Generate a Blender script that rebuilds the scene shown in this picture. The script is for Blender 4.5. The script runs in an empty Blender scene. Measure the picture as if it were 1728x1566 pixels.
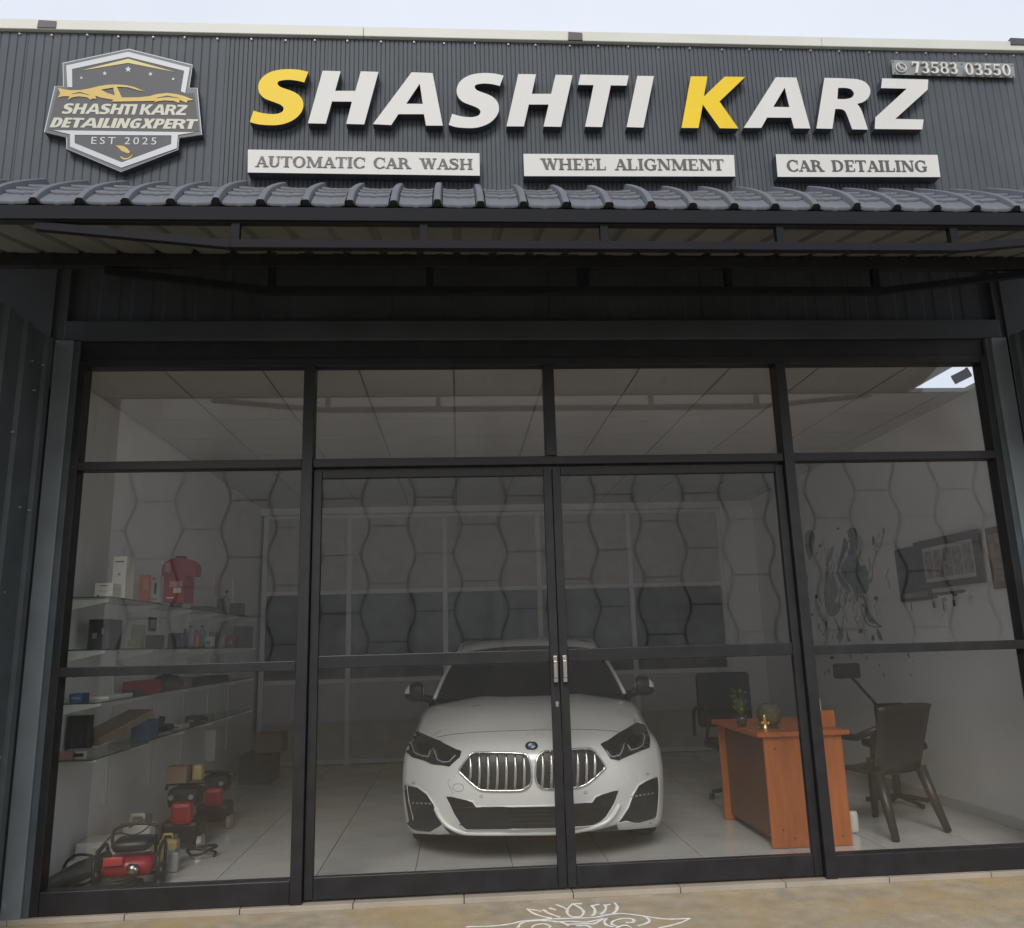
import bpy, bmesh, math, random
from mathutils import Vector, Matrix
from mathutils.geometry import tessellate_polygon
from mathutils.bvhtree import BVHTree
random.seed(7)
S = bpy.context.scene
C = S.collection
rad = math.radians

# ------------------------------------------------------------------ camera
PW, PH = 1728.0, 1566.0
FPX, PIT, YAW, ROL = 1382.4, 0.2158, -0.0692, -0.0281
CAM = Vector((0, -5.04, 1.37))
_f = Vector((-math.sin(YAW)*math.cos(PIT), math.cos(YAW)*math.cos(PIT), math.sin(PIT)))
_r0 = Vector((math.cos(YAW), math.sin(YAW), 0)); _u0 = _r0.cross(_f)
RT = _r0*math.cos(ROL)+_u0*math.sin(ROL); UP = -_r0*math.sin(ROL)+_u0*math.cos(ROL)
cd = bpy.data.cameras.new('camera'); cam = bpy.data.objects.new('camera', cd); C.objects.link(cam)
cd.sensor_width = 36; cd.lens = 36*FPX/PW; cd.clip_end = 500; cd.clip_start = .05
cam.matrix_world = Matrix.Translation(CAM) @ Matrix((RT, UP, -_f)).transposed().to_4x4()
S.camera = cam

def at(px, py, X=None, Y=None, Z=None):
    """world point seen at a photo pixel on a given plane"""
    v = _f*FPX + RT*(px-PW/2) - UP*(py-PH/2)
    if Y is not None: t = (Y-CAM.y)/v.y
    elif Z is not None: t = (Z-CAM.z)/v.z
    else: t = (X-CAM.x)/v.x
    return CAM + v*t

# ------------------------------------------------------------------ world, sun
SUN_EL, SUN_AZ = rad(40), rad(192)      # azimuth measured from +Y clockwise (sun in front of the shop, a little left)
w = bpy.data.worlds.new('World'); S.world = w; w.use_nodes = True
nt = w.node_tree; nt.nodes.clear()
out = nt.nodes.new('ShaderNodeOutputWorld'); bg = nt.nodes.new('ShaderNodeBackground')
sky = nt.nodes.new('ShaderNodeTexSky'); sky.sky_type = 'NISHITA'; sky.sun_disc = False
sky.sun_elevation = SUN_EL; sky.sun_rotation = SUN_AZ; sky.dust_density = 3
mix = nt.nodes.new('ShaderNodeMix'); mix.data_type = 'RGBA'
tc = nt.nodes.new('ShaderNodeTexCoord'); no = nt.nodes.new('ShaderNodeTexNoise')
no.inputs['Scale'].default_value = 1.6; no.inputs['Detail'].default_value = 6
mr = nt.nodes.new('ShaderNodeMapRange'); mr.inputs[1].default_value = .3; mr.inputs[2].default_value = .7
mr.inputs[3].default_value = .80; mr.inputs[4].default_value = .96
mix.inputs[7].default_value = (8.15, 8.65, 9.6, 1)       # thin bright overcast
nt.links.new(tc.outputs['Generated'], no.inputs['Vector']); nt.links.new(no.outputs['Fac'], mr.inputs[0])
nt.links.new(mr.outputs[0], mix.inputs[0]); nt.links.new(sky.outputs[0], mix.inputs[6])
nt.links.new(mix.outputs[2], bg.inputs['Color']); bg.inputs['Strength'].default_value = .086
nt.links.new(bg.outputs[0], out.inputs['Surface'])
sd = bpy.data.lights.new('sun', 'SUN'); sd.energy = 1.5; sd.angle = rad(26); sd.color = (1, .96, .9)
so = bpy.data.objects.new('sun', sd); C.objects.link(so)
sdir = Vector((math.sin(SUN_AZ)*math.cos(SUN_EL), math.cos(SUN_AZ)*math.cos(SUN_EL), math.sin(SUN_EL)))
so.rotation_euler = sdir.to_track_quat('Z', 'Y').to_euler(); so.location = (0, -20, 20)
vs = S.view_settings; vs.view_transform = 'Standard'; vs.look = 'None'; vs.exposure = .33; vs.gamma = 1; vs.use_curve_mapping = False
S.cycles.max_bounces = 12; S.cycles.transparent_max_bounces = 24; S.cycles.diffuse_bounces = 6

# ------------------------------------------------------------------ materials
MATS = {}
def mat(name, col, rough=.6, metal=0, var=.12, vs_=6, bump=0, bs=40, spec=.5, coat=0, stretch=None, dirt=None, dscale=1.2, emit=None):
    if name in MATS: return MATS[name]
    m = bpy.data.materials.new(name); m.use_nodes = True; n = m.node_tree; b = n.nodes['Principled BSDF']
    b.inputs['Roughness'].default_value = rough; b.inputs['Metallic'].default_value = metal
    b.inputs['Specular IOR Level'].default_value = spec; b.inputs['Coat Weight'].default_value = coat
    b.inputs['Coat Roughness'].default_value = .06
    t = n.nodes.new('ShaderNodeTexCoord'); mp = n.nodes.new('ShaderNodeMapping')
    n.links.new(t.outputs['Object'], mp.inputs[0])
    if stretch: mp.inputs['Scale'].default_value = stretch
    ns = n.nodes.new('ShaderNodeTexNoise'); ns.inputs['Scale'].default_value = vs_; ns.inputs['Detail'].default_value = 7
    n.links.new(mp.outputs[0], ns.inputs['Vector'])
    r = n.nodes.new('ShaderNodeMapRange'); r.inputs[1].default_value = .3; r.inputs[2].default_value = .7
    r.inputs[3].default_value = 1-var; r.inputs[4].default_value = 1+var
    n.links.new(ns.outputs['Fac'], r.inputs[0])
    mx = n.nodes.new('ShaderNodeVectorMath'); mx.operation = 'SCALE'; mx.inputs[0].default_value = col[:3]
    n.links.new(r.outputs[0], mx.inputs['Scale'])
    src = mx.outputs[0]
    if dirt:
        n2 = n.nodes.new('ShaderNodeTexNoise'); n2.inputs['Scale'].default_value = dscale; n2.inputs['Detail'].default_value = 8; n2.inputs['Roughness'].default_value = .65
        n.links.new(t.outputs['Object'], n2.inputs['Vector'])
        r2 = n.nodes.new('ShaderNodeMapRange'); r2.inputs[1].default_value = dirt[3]; r2.inputs[2].default_value = dirt[3]+.2
        n.links.new(n2.outputs['Fac'], r2.inputs[0])
        m2 = n.nodes.new('ShaderNodeMix'); m2.data_type = 'RGBA'; m2.inputs[7].default_value = (*dirt[:3], 1)
        n.links.new(r2.outputs[0], m2.inputs[0]); n.links.new(src, m2.inputs[6]); src = m2.outputs[2]
    n.links.new(src, b.inputs['Base Color'])
    rr = n.nodes.new('ShaderNodeMapRange'); rr.inputs[3].default_value = max(0, rough-.08); rr.inputs[4].default_value = min(1, rough+.08)
    n.links.new(ns.outputs['Fac'], rr.inputs[0]); n.links.new(rr.outputs[0], b.inputs['Roughness'])
    if bump:
        nb = n.nodes.new('ShaderNodeTexNoise'); nb.inputs['Scale'].default_value = bs; nb.inputs['Detail'].default_value = 5
        n.links.new(mp.outputs[0], nb.inputs['Vector'])
        bp = n.nodes.new('ShaderNodeBump'); bp.inputs['Strength'].default_value = bump; bp.inputs['Distance'].default_value = .01
        n.links.new(nb.outputs['Fac'], bp.inputs['Height']); n.links.new(bp.outputs[0], b.inputs['Normal'])
    if emit:
        b.inputs['Emission Color'].default_value = (*emit[:3], 1); b.inputs['Emission Strength'].default_value = emit[3]
    MATS[name] = m
    return m

def glass_mat(name, tint, ior=1.5, rough=0.0, film=None):
    m = bpy.data.materials.new(name); m.use_nodes = True; n = m.node_tree; n.nodes.clear()
    o = n.nodes.new('ShaderNodeOutputMaterial'); mx = n.nodes.new('ShaderNodeMixShader')
    tr = n.nodes.new('ShaderNodeBsdfTransparent'); gl = n.nodes.new('ShaderNodeBsdfGlossy'); fr = n.nodes.new('ShaderNodeFresnel')
    tr.inputs[0].default_value = (*tint, 1); gl.inputs['Roughness'].default_value = rough
    ge = n.nodes.new('ShaderNodeNewGeometry'); io = n.nodes.new('ShaderNodeMapRange')      # same index on both faces of the thin pane
    io.inputs[3].default_value = ior; io.inputs[4].default_value = 1/ior
    n.links.new(ge.outputs['Backfacing'], io.inputs[0]); n.links.new(io.outputs[0], fr.inputs[0])
    n.links.new(fr.outputs[0], mx.inputs[0]); n.links.new(tr.outputs[0], mx.inputs[1]); n.links.new(gl.outputs[0], mx.inputs[2])
    last = mx.outputs[0]
    if film:                                             # thin even dust on the pane
        df = n.nodes.new('ShaderNodeBsdfDiffuse'); df.inputs[0].default_value = (.5, .48, .44, 1)
        m2 = n.nodes.new('ShaderNodeMixShader'); tcn = n.nodes.new('ShaderNodeTexCoord'); nz = n.nodes.new('ShaderNodeTexNoise')
        nz.inputs['Scale'].default_value = 3; nz.inputs['Detail'].default_value = 8
        n.links.new(tcn.outputs['Object'], nz.inputs['Vector'])
        mr_ = n.nodes.new('ShaderNodeMapRange'); mr_.inputs[1].default_value = .3; mr_.inputs[2].default_value = .75
        mr_.inputs[3].default_value = film*.4; mr_.inputs[4].default_value = film*1.6
        n.links.new(nz.outputs['Fac'], mr_.inputs[0]); n.links.new(mr_.outputs[0], m2.inputs[0])
        n.links.new(last, m2.inputs[1]); n.links.new(df.outputs[0], m2.inputs[2]); last = m2.outputs[0]
    n.links.new(last, o.inputs[0]); MATS[name] = m
    return m

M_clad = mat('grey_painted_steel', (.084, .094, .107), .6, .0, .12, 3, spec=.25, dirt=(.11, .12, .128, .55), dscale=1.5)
M_tile = mat('slate_blue_tile_steel', (.122, .131, .152), .55, 0, .10, 8, .15, 60)
M_beam = mat('charcoal_steel', (.018, .02, .023), .6, 0, .2, 8, spec=.3)
M_front = mat('front_beam_steel', (.011, .012, .016), .7, 0, .2, 8, spec=.2)
M_soff = mat('pale_sheet_underside', (.15, .155, .14), .6, 0, .18, 2)
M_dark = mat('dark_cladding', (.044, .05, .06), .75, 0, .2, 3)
M_frame = mat('black_aluminium', (.017, .017, .020), .45, 0, .25, 10, spec=.5)
M_blue = mat('blue_grey_steel', (.18, .205, .222), .45, 0, .12, 4)
M_gate = mat('dark_ribbed_steel', (.07, .085, .095), .5, 0, .2, 5)
M_cap = mat('cream_capping', (.60, .61, .55), .5, 0, .05, 3)
M_brown = mat('brown_steel', (.075, .06, .07), .5)
M_white = mat('white_acrylic', (.655, .645, .62), .5, 0, .03, 3, spec=.3)
M_yel = mat('yellow_acrylic', (.80, .56, .022), .5, 0, .03, 3, spec=.3)
M_ret = mat('letter_return', (.055, .06, .075), .45)
M_txt = mat('grey_vinyl', (.085, .085, .085), .5)
M_logo = mat('logo_grey', (.085, .085, .092), .6, 0, .05)
M_logo2 = mat('logo_outer_grey', (.085, .095, .115), .45, 0, .05)
M_cream = mat('cream_vinyl', (.52, .51, .41), .45, 0, .03)
M_sil = mat('silver_vinyl', (.48, .51, .53), .4, 0, .05)
M_lyel = mat('logo_yellow', (.55, .39, .07), .45, 0, .06)
M_lyel2 = mat('logo_pale_yellow', (.58, .50, .19), .45, 0, .06)
M_plate = mat('acrylic_plate', (.22, .235, .235), .35, 0, .2, 8)
M_screw = mat('zinc_screw', (.42, .43, .45), .45, .3)
M_wall = mat('white_plaster', (.86, .85, .845), .7, 0, .05, 1.5, .1, 30)
M_ceil = mat('ceiling_board', (.54, .53, .53), .7, 0, .05, 3)
M_cjoint = mat('ceiling_joint', (.34, .33, .325), .7)
M_ftile = mat('vitrified_tile', (.60, .585, .56), .16, 0, .06, 3)
M_grout = mat('grout', (.16, .15, .14), .9)
M_sill = mat('sill_stone', (.42, .37, .30), .5, 0, .1, 6, .1)
M_ground = mat('dusty_concrete', (.385, .333, .248), .9, 0, .20, 9, .6, 70, dirt=(.45, .32, .15, .47), dscale=.9)
M_chalk = mat('chalk', (.85, .84, .82), 1, 0, .1, 30)
M_alu = mat('white_aluminium', (.74, .74, .73), .4, 0, .05)
M_panel = mat('grey_panel', (.52, .505, .48), .5, 0, .08)
M_chrome = mat('chrome', (.80, .80, .79), .12, 1, .03)
M_steel = mat('brushed_steel', (.68, .64, .58), .28, 1, .06)
M_car = mat('white_car_paint', (.79, .79, .76), .3, 0, .015, 2, coat=1)
M_cblk = mat('black_plastic', (.012, .013, .015), .4, 0, .2, 20)
M_cgls = glass_mat('unused', (1, 1, 1))
M_wsc = mat('dark_windscreen', (.010, .012, .014), .06, 0, .05, spec=.6, coat=.4)
M_lamp = mat('headlamp_glass', (.022, .024, .027), .08, 0, .2, 20, coat=1)
M_drl = mat('light_guide', (.36, .38, .38), .25, .2)
M_tyre = mat('tyre_rubber', (.015, .015, .015), .85, 0, .2)
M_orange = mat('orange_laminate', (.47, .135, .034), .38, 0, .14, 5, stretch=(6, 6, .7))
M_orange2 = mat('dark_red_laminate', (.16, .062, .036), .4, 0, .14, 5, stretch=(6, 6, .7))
M_pbrown = mat('brown_plastic', (.033, .026, .022), .4, 0, .1)
M_black = mat('black_fabric', (.012, .012, .013), .7)
M_pglass = mat('dark_partition_glass', (.05, .062, .064), .08, 0, .6, 2.5, spec=.5)
M_red = mat('red_plastic', (.36, .014, .028), .35, 0, .1)
M_redc = mat('red_carton', (.33, .025, .03), .5, 0, .12, 12)
M_org = mat('orange_pack', (.62, .14, .07), .5, 0, .12, 12)
M_card = mat('cardboard', (.24, .16, .10), .8)
M_whc = mat('white_carton', (.72, .68, .61), .55, 0, .04)
M_gold = mat('gold', (.75, .48, .15), .25, 1, .1)
M_leaf = mat('leaf', (.10, .17, .03), .45, 0, .3, 30)
M_ink = mat('teal_decal', (.16, .22, .225), .6, 0, .35, 14)
M_ink2 = mat('navy_decal', (.06, .08, .12), .6, 0, .3, 14)
M_ink3 = mat('grey_decal', (.23, .235, .215), .6, 0, .3, 10)
M_fr = mat('picture_frame', (.055, .042, .036), .4)
M_pic = mat('portrait_print', (.26, .21, .18), .4, 0, .6, 18)
M_pic2 = mat('tan_print', (.30, .19, .10), .4, 0, .5, 14)
M_sg = mat('shelf_glass_edge', (.05, .075, .065), .12, 0, .1)
M_opp = mat('opposite_facade', (.78, .765, .75), .85, 0, .10, .35)
M_oppd = mat('weathered_concrete', (.80, .74, .69), .95, 0, .22, .8, dirt=(.50, .45, .41, .5), dscale=.6, stretch=(1, 1, .35))
M_joint = mat('dark_joint', (.27, .265, .265), .9)
M_bluep = mat('blue_plastic', (.05, .12, .25), .5)
M_yelp = mat('yellow_plastic', (.42, .33, .12), .5)
M_glass = glass_mat('shopfront_glass', (.96, .965, .965), 1.56, 0, .006)
M_shglass = glass_mat('shelf_glass', (.80, .87, .84), 1.5)

# ------------------------------------------------------------------ helpers
def tag(o, label=None, cat=None, group=None, kind=None):
    if label: o['label'] = label
    if cat: o['category'] = cat
    if group: o['group'] = group
    if kind: o['kind'] = kind
    return o
def empty(name, loc, label=None, cat=None, group=None, rz=0):
    o = bpy.data.objects.new(name, None); C.objects.link(o); o.location = loc; o.rotation_euler.z = rz
    o.empty_display_size = .1
    o['_m'] = 1; del o['_m']
    PM[o.name] = Matrix.Translation(Vector(loc)) @ Matrix.Rotation(rz, 4, 'Z')
    return tag(o, label, cat, group)
PM = {}
def finish(name, bm, m, parent=None, smooth=False, mats=None):
    """bm is in world coordinates; object keeps its parent's origin"""
    bmesh.ops.recalc_face_normals(bm, faces=bm.faces)
    me = bpy.data.meshes.new(name)
    if parent is not None and parent.name in PM:
        bm.transform(PM[parent.name].inverted())
    elif parent is None:
        n = len(bm.verts); c = Vector((0, 0, 0)); zmin = 1e9
        for v in bm.verts: c += v.co; zmin = min(zmin, v.co.z)
        c /= max(n, 1); c.z = zmin
        bm.transform(Matrix.Translation(-c))
    bm.to_mesh(me); bm.free()
    for mm in (mats or [m]): me.materials.append(mm)
    if smooth:
        for p in me.polygons: p.use_smooth = True
    o = bpy.data.objects.new(name, me); C.objects.link(o)
    if parent is not None:
        o.parent = parent
        PM[o.name] = PM.get(parent.name, Matrix()).copy()
    else:
        o.location = c; PM[o.name] = Matrix.Translation(c)
    return o
def share(src, name, parent, wpos=None, loc=None):
    o = bpy.data.objects.new(name, src.data); C.objects.link(o); o.parent = parent
    if loc is not None: o.location = loc
    return o
def abox(bm, x0, x1, y0, y1, z0, z1, mi=0, bev=0):
    g = bmesh.ops.create_cube(bm, size=1)
    for v in g['verts']:
        v.co = Vector(((x0+x1)/2+v.co.x*(x1-x0), (y0+y1)/2+v.co.y*(y1-y0), (z0+z1)/2+v.co.z*(z1-z0)))
    fs = set(f for v in g['verts'] for f in v.link_faces)
    for f in fs: f.material_index = mi
    if bev:
        es = set(e for f in fs for e in f.edges)
        bmesh.ops.bevel(bm, geom=list(es), offset=bev, segments=2, affect='EDGES', profile=.5)
def box(name, x0, x1, y0, y1, z0, z1, m, parent=None, bev=0):
    bm = bmesh.new(); abox(bm, x0, x1, y0, y1, z0, z1, 0, bev)
    return finish(name, bm, m, parent)
def bar(bm, a, b, w, h, mi=0):
    """rectangular bar between two points"""
    a = Vector(a); b = Vector(b); d = b-a; L = d.length; q = d.to_track_quat('Y', 'Z').to_matrix().to_4x4()
    T = Matrix.Translation((a+b)/2) @ q
    g = bmesh.ops.create_cube(bm, size=1)
    for v in g['verts']: v.co = T @ Vector((v.co.x*w, v.co.y*L, v.co.z*h))
def tube(bm, pts, r, seg=8, closed=False):
    pts = [Vector(p) for p in pts]; n = len(pts); rings = []
    rs = r if isinstance(r, (list, tuple)) else [r]*n
    up = Vector((0, 0, 1)); prev = None
    for i, p in enumerate(pts):
        if closed: t = (pts[(i+1) % n]-pts[i-1])
        else: t = (pts[min(i+1, n-1)]-pts[max(i-1, 0)])
        if t.length < 1e-9: t = Vector((0, 0, 1))
        t.normalize()
        s = prev if prev is not None else t.cross(up)
        if prev is not None: s = s-t*s.dot(t)
        if s.length < 1e-4: s = t.cross(Vector((1, 0, 0)))
        s.normalize(); prev = s; u = s.cross(t)
        rings.append([bm.verts.new(p+(s*math.cos(2*math.pi*k/seg)+u*math.sin(2*math.pi*k/seg))*rs[i]) for k in range(seg)])
    m = n if closed else n-1
    for i in range(m):
        A = rings[i]; B = rings[(i+1) % n]
        for k in range(seg): bm.faces.new((A[k], A[(k+1) % seg], B[(k+1) % seg], B[k]))
    if not closed:
        bm.faces.new(rings[0][::-1]); bm.faces.new(rings[-1])
def lathe(bm, cx, cy, prof, seg=16, axis='Z', cz=0):
    rings = []
    for r, h in prof:
        ring = []
        for k in range(seg):
            a = 2*math.pi*k/seg
            if axis == 'Z': co = (cx+r*math.cos(a), cy+r*math.sin(a), h)
            elif axis == 'Y': co = (cx+r*math.cos(a), h, cz+r*math.sin(a))
            else: co = (h, cy+r*math.cos(a), cz+r*math.sin(a))
            ring.append(bm.verts.new(co))
        rings.append(ring)
    for A, B in zip(rings, rings[1:]):
        for k in range(seg): bm.faces.new((A[k], A[(k+1) % seg], B[(k+1) % seg], B[k]))
    bm.faces.new(rings[0][::-1]); bm.faces.new(rings[-1])
def prism(bm, loops, vec, mi=0, side_mi=None):
    """loops: outer + holes, 3D points, extruded by vec (vec points away from the visible face)"""
    loops = [[Vector(p) for p in L] for L in loops]; vec = Vector(vec)
    flat = [p for L in loops for p in L]
    tris = tessellate_polygon(loops)
    F = [bm.verts.new(p) for p in flat]; B = [bm.verts.new(p+vec) for p in flat]
    for t in tris:
        try:
            f = bm.faces.new([F[i] for i in t]); f.material_index = mi
            f = bm.faces.new([B[i] for i in reversed(t)]); f.material_index = mi if side_mi is None else side_mi
        except ValueError: pass
    k = 0
    for L in loops:
        n = len(L)
        for i in range(n):
            a, b = k+i, k+(i+1) % n
            try:
                f = bm.faces.new((F[a], F[b], B[b], B[a])); f.material_index = mi if side_mi is None else side_mi
            except ValueError: pass
        k += n
def cat_rom(pts, sub=5, closed=False):
    n = len(pts); o = []
    P = [Vector(p) for p in pts]
    rng = range(n) if closed else range(n-1)
    for i in rng:
        p1, p2 = P[i], P[(i+1) % n]
        p0 = P[i-1] if (closed or i > 0) else p1
        p3 = P[(i+2) % n] if (closed or i+2 < n) else p2
        for s in range(sub):
            t = s/sub
            o.append(.5*((2*p1)+(p2-p0)*t+(2*p0-5*p1+4*p2-p3)*t*t+(3*p1-p0-3*p2+p3)*t**3))
    if not closed: o.append(P[-1])
    return o

# ================================================================== ground, floor, rooms
XL, XR, YB, ZC = -2.5, 3.9, 5.5, 3.15
bm = bmesh.new(); abox(bm, -40, 40, -60, -.075, -.4, -.03)
tag(finish('ground', bm, M_ground), kind='structure')
bm = bmesh.new(); abox(bm, -6, 8, .02, 14, -.3, -.006)
floor = tag(finish('floor', bm, M_grout), kind='structure')
bm = bmesh.new(); abox(bm, -.2985, .2985, -.2985, .2985, -.005, .0, 0, 0)
fx0 = 0.01-.3
t0 = None
for i in range(-5, 7):
    for j in range(10):
        cx, cy = fx0+i*.61+.305, .33+j*.6
        if t0 is None:
            t0 = finish('floor_tile', bm, M_ftile, None); o = t0; o.parent = floor
            PM[o.name] = PM[floor.name]
        else:
            o = bpy.data.objects.new('floor_tile', t0.data); C.objects.link(o); o.parent = floor
        o.scale = (1.012, 1, 1)
        o.location = PM[floor.name].inverted() @ Vector((cx, cy, -.005))
# sill strip of stone pieces in front of the frame
sill = empty('sill_strip', (.6, -.03, -.03), 'pale stone sill strip in short pieces under the black frame', 'sill')
s0 = None
for i in range(-6, 8):
    cx = .01+.61*i+.305
    if s0 is None:
        bm = bmesh.new(); abox(bm, cx-.3025, cx+.3025, -.078, .018, -.03, -.001, 0, .002)
        s0 = finish('sill_stone', bm, M_sill, sill); b0 = cx
    else:
        share(s0, 'sill_stone', sill, loc=(cx-b0, 0, 0))

def struct(name, x0, x1, y0, y1, z0, z1, m): return tag(box(name, x0, x1, y0, y1, z0, z1, m), kind='structure')
lw = struct('left_wall', XL-.15, XL, .03, YB+.0, -.005, 3.6, M_wall)
rw = struct('right_wall', XR, XR+.15, .03, YB, -.005, 3.155, M_wall)
# back wall: lower solid part behind the partition (store room beyond it)
struct('store_room_wall', XL-.15, XR+.15, 10, 10.15, -.005, 3.6, M_wall)
struct('store_left_wall', XL-.15, XL, YB+.002, 9.998, -.005, 3.6, M_wall)
struct('store_right_wall', XR, XR+.15, YB+.002, 9.998, -.005, 3.6, M_wall)
struct('lintel_wall', XL, XR, YB+.02, YB+.12, 3.06, 3.6, M_wall)
struct('pier_wall', 3.46, XR-.002, YB-.04, YB+.10, 0, 3.055, M_wall)
# ceiling with boards
SHX0, SHX1, SHY0, SHY1 = 3.42, 3.865, .08, .695
bm = bmesh.new(); abox(bm, XL-.15, SHX0-.02, .0, 10.15, ZC+.006, ZC+.026); abox(bm, SHX0-.019, XR+.15, SHY1+.02, 10.149, ZC+.006, ZC+.0255); abox(bm, SHX1+.021, XR+.15, 0, SHY1+.019, ZC+.006, ZC+.025)
ceil = tag(finish('ceiling', bm, M_cjoint), kind='structure')
c0 = None
for i in range(-4, 7):
    for j in range(10):
        cx, cy = i*.62+.31-.01, .10+j*.6+.3
        if cx-.302 > XR: continue
        xa, xb = max(cx-.302, XL+.002), min(cx+.302, XR-.002)
        if j == 0 and xa > SHX0: continue
        if j == 0 and xb > SHX0: xb = SHX0-.022
        if c0 is None or (xb-xa) < .6:
            bm = bmesh.new(); abox(bm, xa, xb, cy-.292, cy+.292, ZC-.004, ZC+.0055)
            o = finish('ceiling_panel', bm, M_ceil, ceil)
            if (xb-xa) >= .6: c0 = o; cc0 = (cx, cy)
        else:
            share(c0, 'ceiling_panel', ceil, loc=(cx-cc0[0], cy-cc0[1], 0))
tag(box('light_shaft', SHX0-.018, SHX1+.02, SHY1, SHY1+.010, ZC-.002, 3.178, M_alu), 'white lined daylight shaft opening in the ceiling at the front right corner', 'light shaft')
LSH = bpy.data.objects['light_shaft']
box('shaft_side', SHX0-.018, SHX0, SHY0, SHY1-.001, ZC-.001, 3.178, M_alu, LSH); box('shaft_side', SHX1, SHX1+.019, SHY0, SHY1-.001, ZC-.001, 3.178, M_alu, LSH)
# skirting
tag(box('skirting_board', XR-.012, XR-.001, .03, YB-.05, .001, .075, M_ftile), 'pale tile skirting along the foot of the right wall', 'skirting')

# ================================================================== partition at the back
part = empty('glazed_partition', (.5, YB, 0), 'white aluminium partition with grey panels and dark glazing behind the car', 'partition')
xs = [-2.42, -1.37, -.165, 1.035, 2.225, 3.43]
for x in xs:
    box('mullion', x-.03, x+.03, YB-.03, YB+.03, 0, 3.05, M_alu, part)
for a, b in zip(xs, xs[1:]):
    for z in (.035, .98, 2.06, 3.02):
        box('rail', a+.031, b-.031, YB-.026, YB+.026, z-.025, z+.025, M_alu, part)
    box('lower_panel', a+.031, b-.031, YB-.008, YB+.008, .061, .954, M_panel, part)
    box('glass_pane', a+.031, b-.031, YB-.006, YB+.006, 1.006, 2.034, M_pglass, part)
    box('upper_panel', a+.031, b-.031, YB-.008, YB+.008, 2.086, 2.994, M_panel, part)

# ================================================================== shopfront frame, doors
X0, X1, X2, X3, X4 = -2.288, -.916, .597, 2.123, 3.506
ZT2, ZT1, ZT = 1.279, 2.489, 3.12
sf = empty('glass_shopfront', (.6, 0, 0), 'black aluminium framed shopfront of twelve glass panes across the opening', 'shopfront')
FD0, FD1 = -.05, .05
box('jamb', X0-.075, X0, FD0, FD1, 0, ZT+.03, M_frame, sf, .003)
box('jamb', X4, X4+.075, FD0, FD1, 0, ZT+.03, M_frame, sf, .003)
box('head_rail', X0+.001, X4-.001, FD0+.002, FD1-.002, ZT, ZT+.05, M_frame, sf, .003)
for x, zb in ((X1, 0), (X3, 0), (X2, ZT1+.027)):
    box('mullion', x-.033, x+.033, FD0-.012, FD1, zb, ZT-.001, M_frame, sf, .004)
segs = [(X0, X1-.034), (X1+.034, X2-.034), (X2+.034, X3-.034), (X3+.034, X4)]
for k, (a, b) in enumerate(segs):
    if k in (0, 3):
        box('transom', a+.001, b-.001, FD0, FD1-.01, ZT1-.026, ZT1+.026, M_frame, sf, .003)
    box('glass_pane', a+.001, b-.001, -.004, .002, ZT1+.03, ZT-.001, M_glass, sf)
box('transom', X1+.035, X3-.035, FD0, FD1-.01, ZT1-.026, ZT1+.0262, M_frame, sf, .003)
for a, b in (segs[0], segs[3]):
    box('mid_rail', a+.001, b-.001, FD0, FD1-.01, ZT2-.027, ZT2+.027, M_frame, sf, .003)
    box('bottom_rail', a+.001, b-.001, FD0, FD1-.01, .001, .122, M_frame, sf, .004)
    box('glass_pane', a+.001, b-.001, -.004, .002, .123, ZT2-.028, M_glass, sf)
    box('glass_pane', a+.001, b-.001, -.004, .002, ZT2+.028, ZT1-.027, M_glass, sf)
def door(xa, xb, hs):
    d = empty('door', ((xa+xb)/2, 0, 0)); d.parent = sf
    PMd = PM[d.name]; d.location = Vector(d.location)-Vector(sf.location)
    y0, y1 = -.028, .014
    zt, zb = ZT1-.045, .012
    box('stile', xa, xa+.052, y0, y1, zb, zt, M_frame, d, .004)
    box('stile', xb-.052, xb, y0, y1, zb, zt, M_frame, d, .004)
    box('door_rail', xa+.053, xb-.053, y0+.001, y1, zt-.048, zt, M_frame, d, .004)
    box('door_rail', xa+.053, xb-.053, y0+.001, y1, 1.255, 1.33, M_frame, d, .004)
    box('door_rail', xa+.053, xb-.053, y0+.001, y1, zb, .128, M_frame, d, .004)
    box('glass_pane', xa+.053, xb-.053, -.009, -.003, .129, 1.254, M_glass, d)
    box('glass_pane', xa+.053, xb-.053, -.009, -.003, 1.331, zt-.049, M_glass, d)
    hx = xb-.026 if hs > 0 else xa+.026
    bm = bmesh.new()
    abox(bm, hx-.0115, hx+.0115, -.07, -.0285, 1.268, 1.292, 0, .002)
    abox(bm, hx-.0115, hx+.0115, -.07, -.0285, 1.14, 1.162, 0, .002)
    abox(bm, hx-.011, hx+.011, -.078, -.0695, 1.165, 1.264, 0, .003)
    finish('handle', bm, M_steel, d)
    if hs > 0:
        bm = bmesh.new(); lathe(bm, hx+.006, 0, [(.010, -.033), (.010, -.0285)], 12, 'Y', 1.02)
        lathe(bm, hx+.006, 0, [(.008, -.0325), (.008, -.0286)], 12, 'Y', 1.006); finish('lock', bm, M_steel, d)
    return d
door(X1+.036, X2-.002, 1)
door(X2+.002, X3-.036, -1)

# ================================================================== head, recess and side returns
bld = empty('shop_building', (.6, -.9, 0), 'dark grey shop building front clad in ribbed steel above the glass', 'building')
box('head_board', X0-.12, X4+.12, -.03, .05, 3.171, 3.285, M_frame, bld)
box('shutter_box', -2.44, 3.68, -.055, .05, 3.29, 3.425, M_dark, bld, .01)
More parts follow.
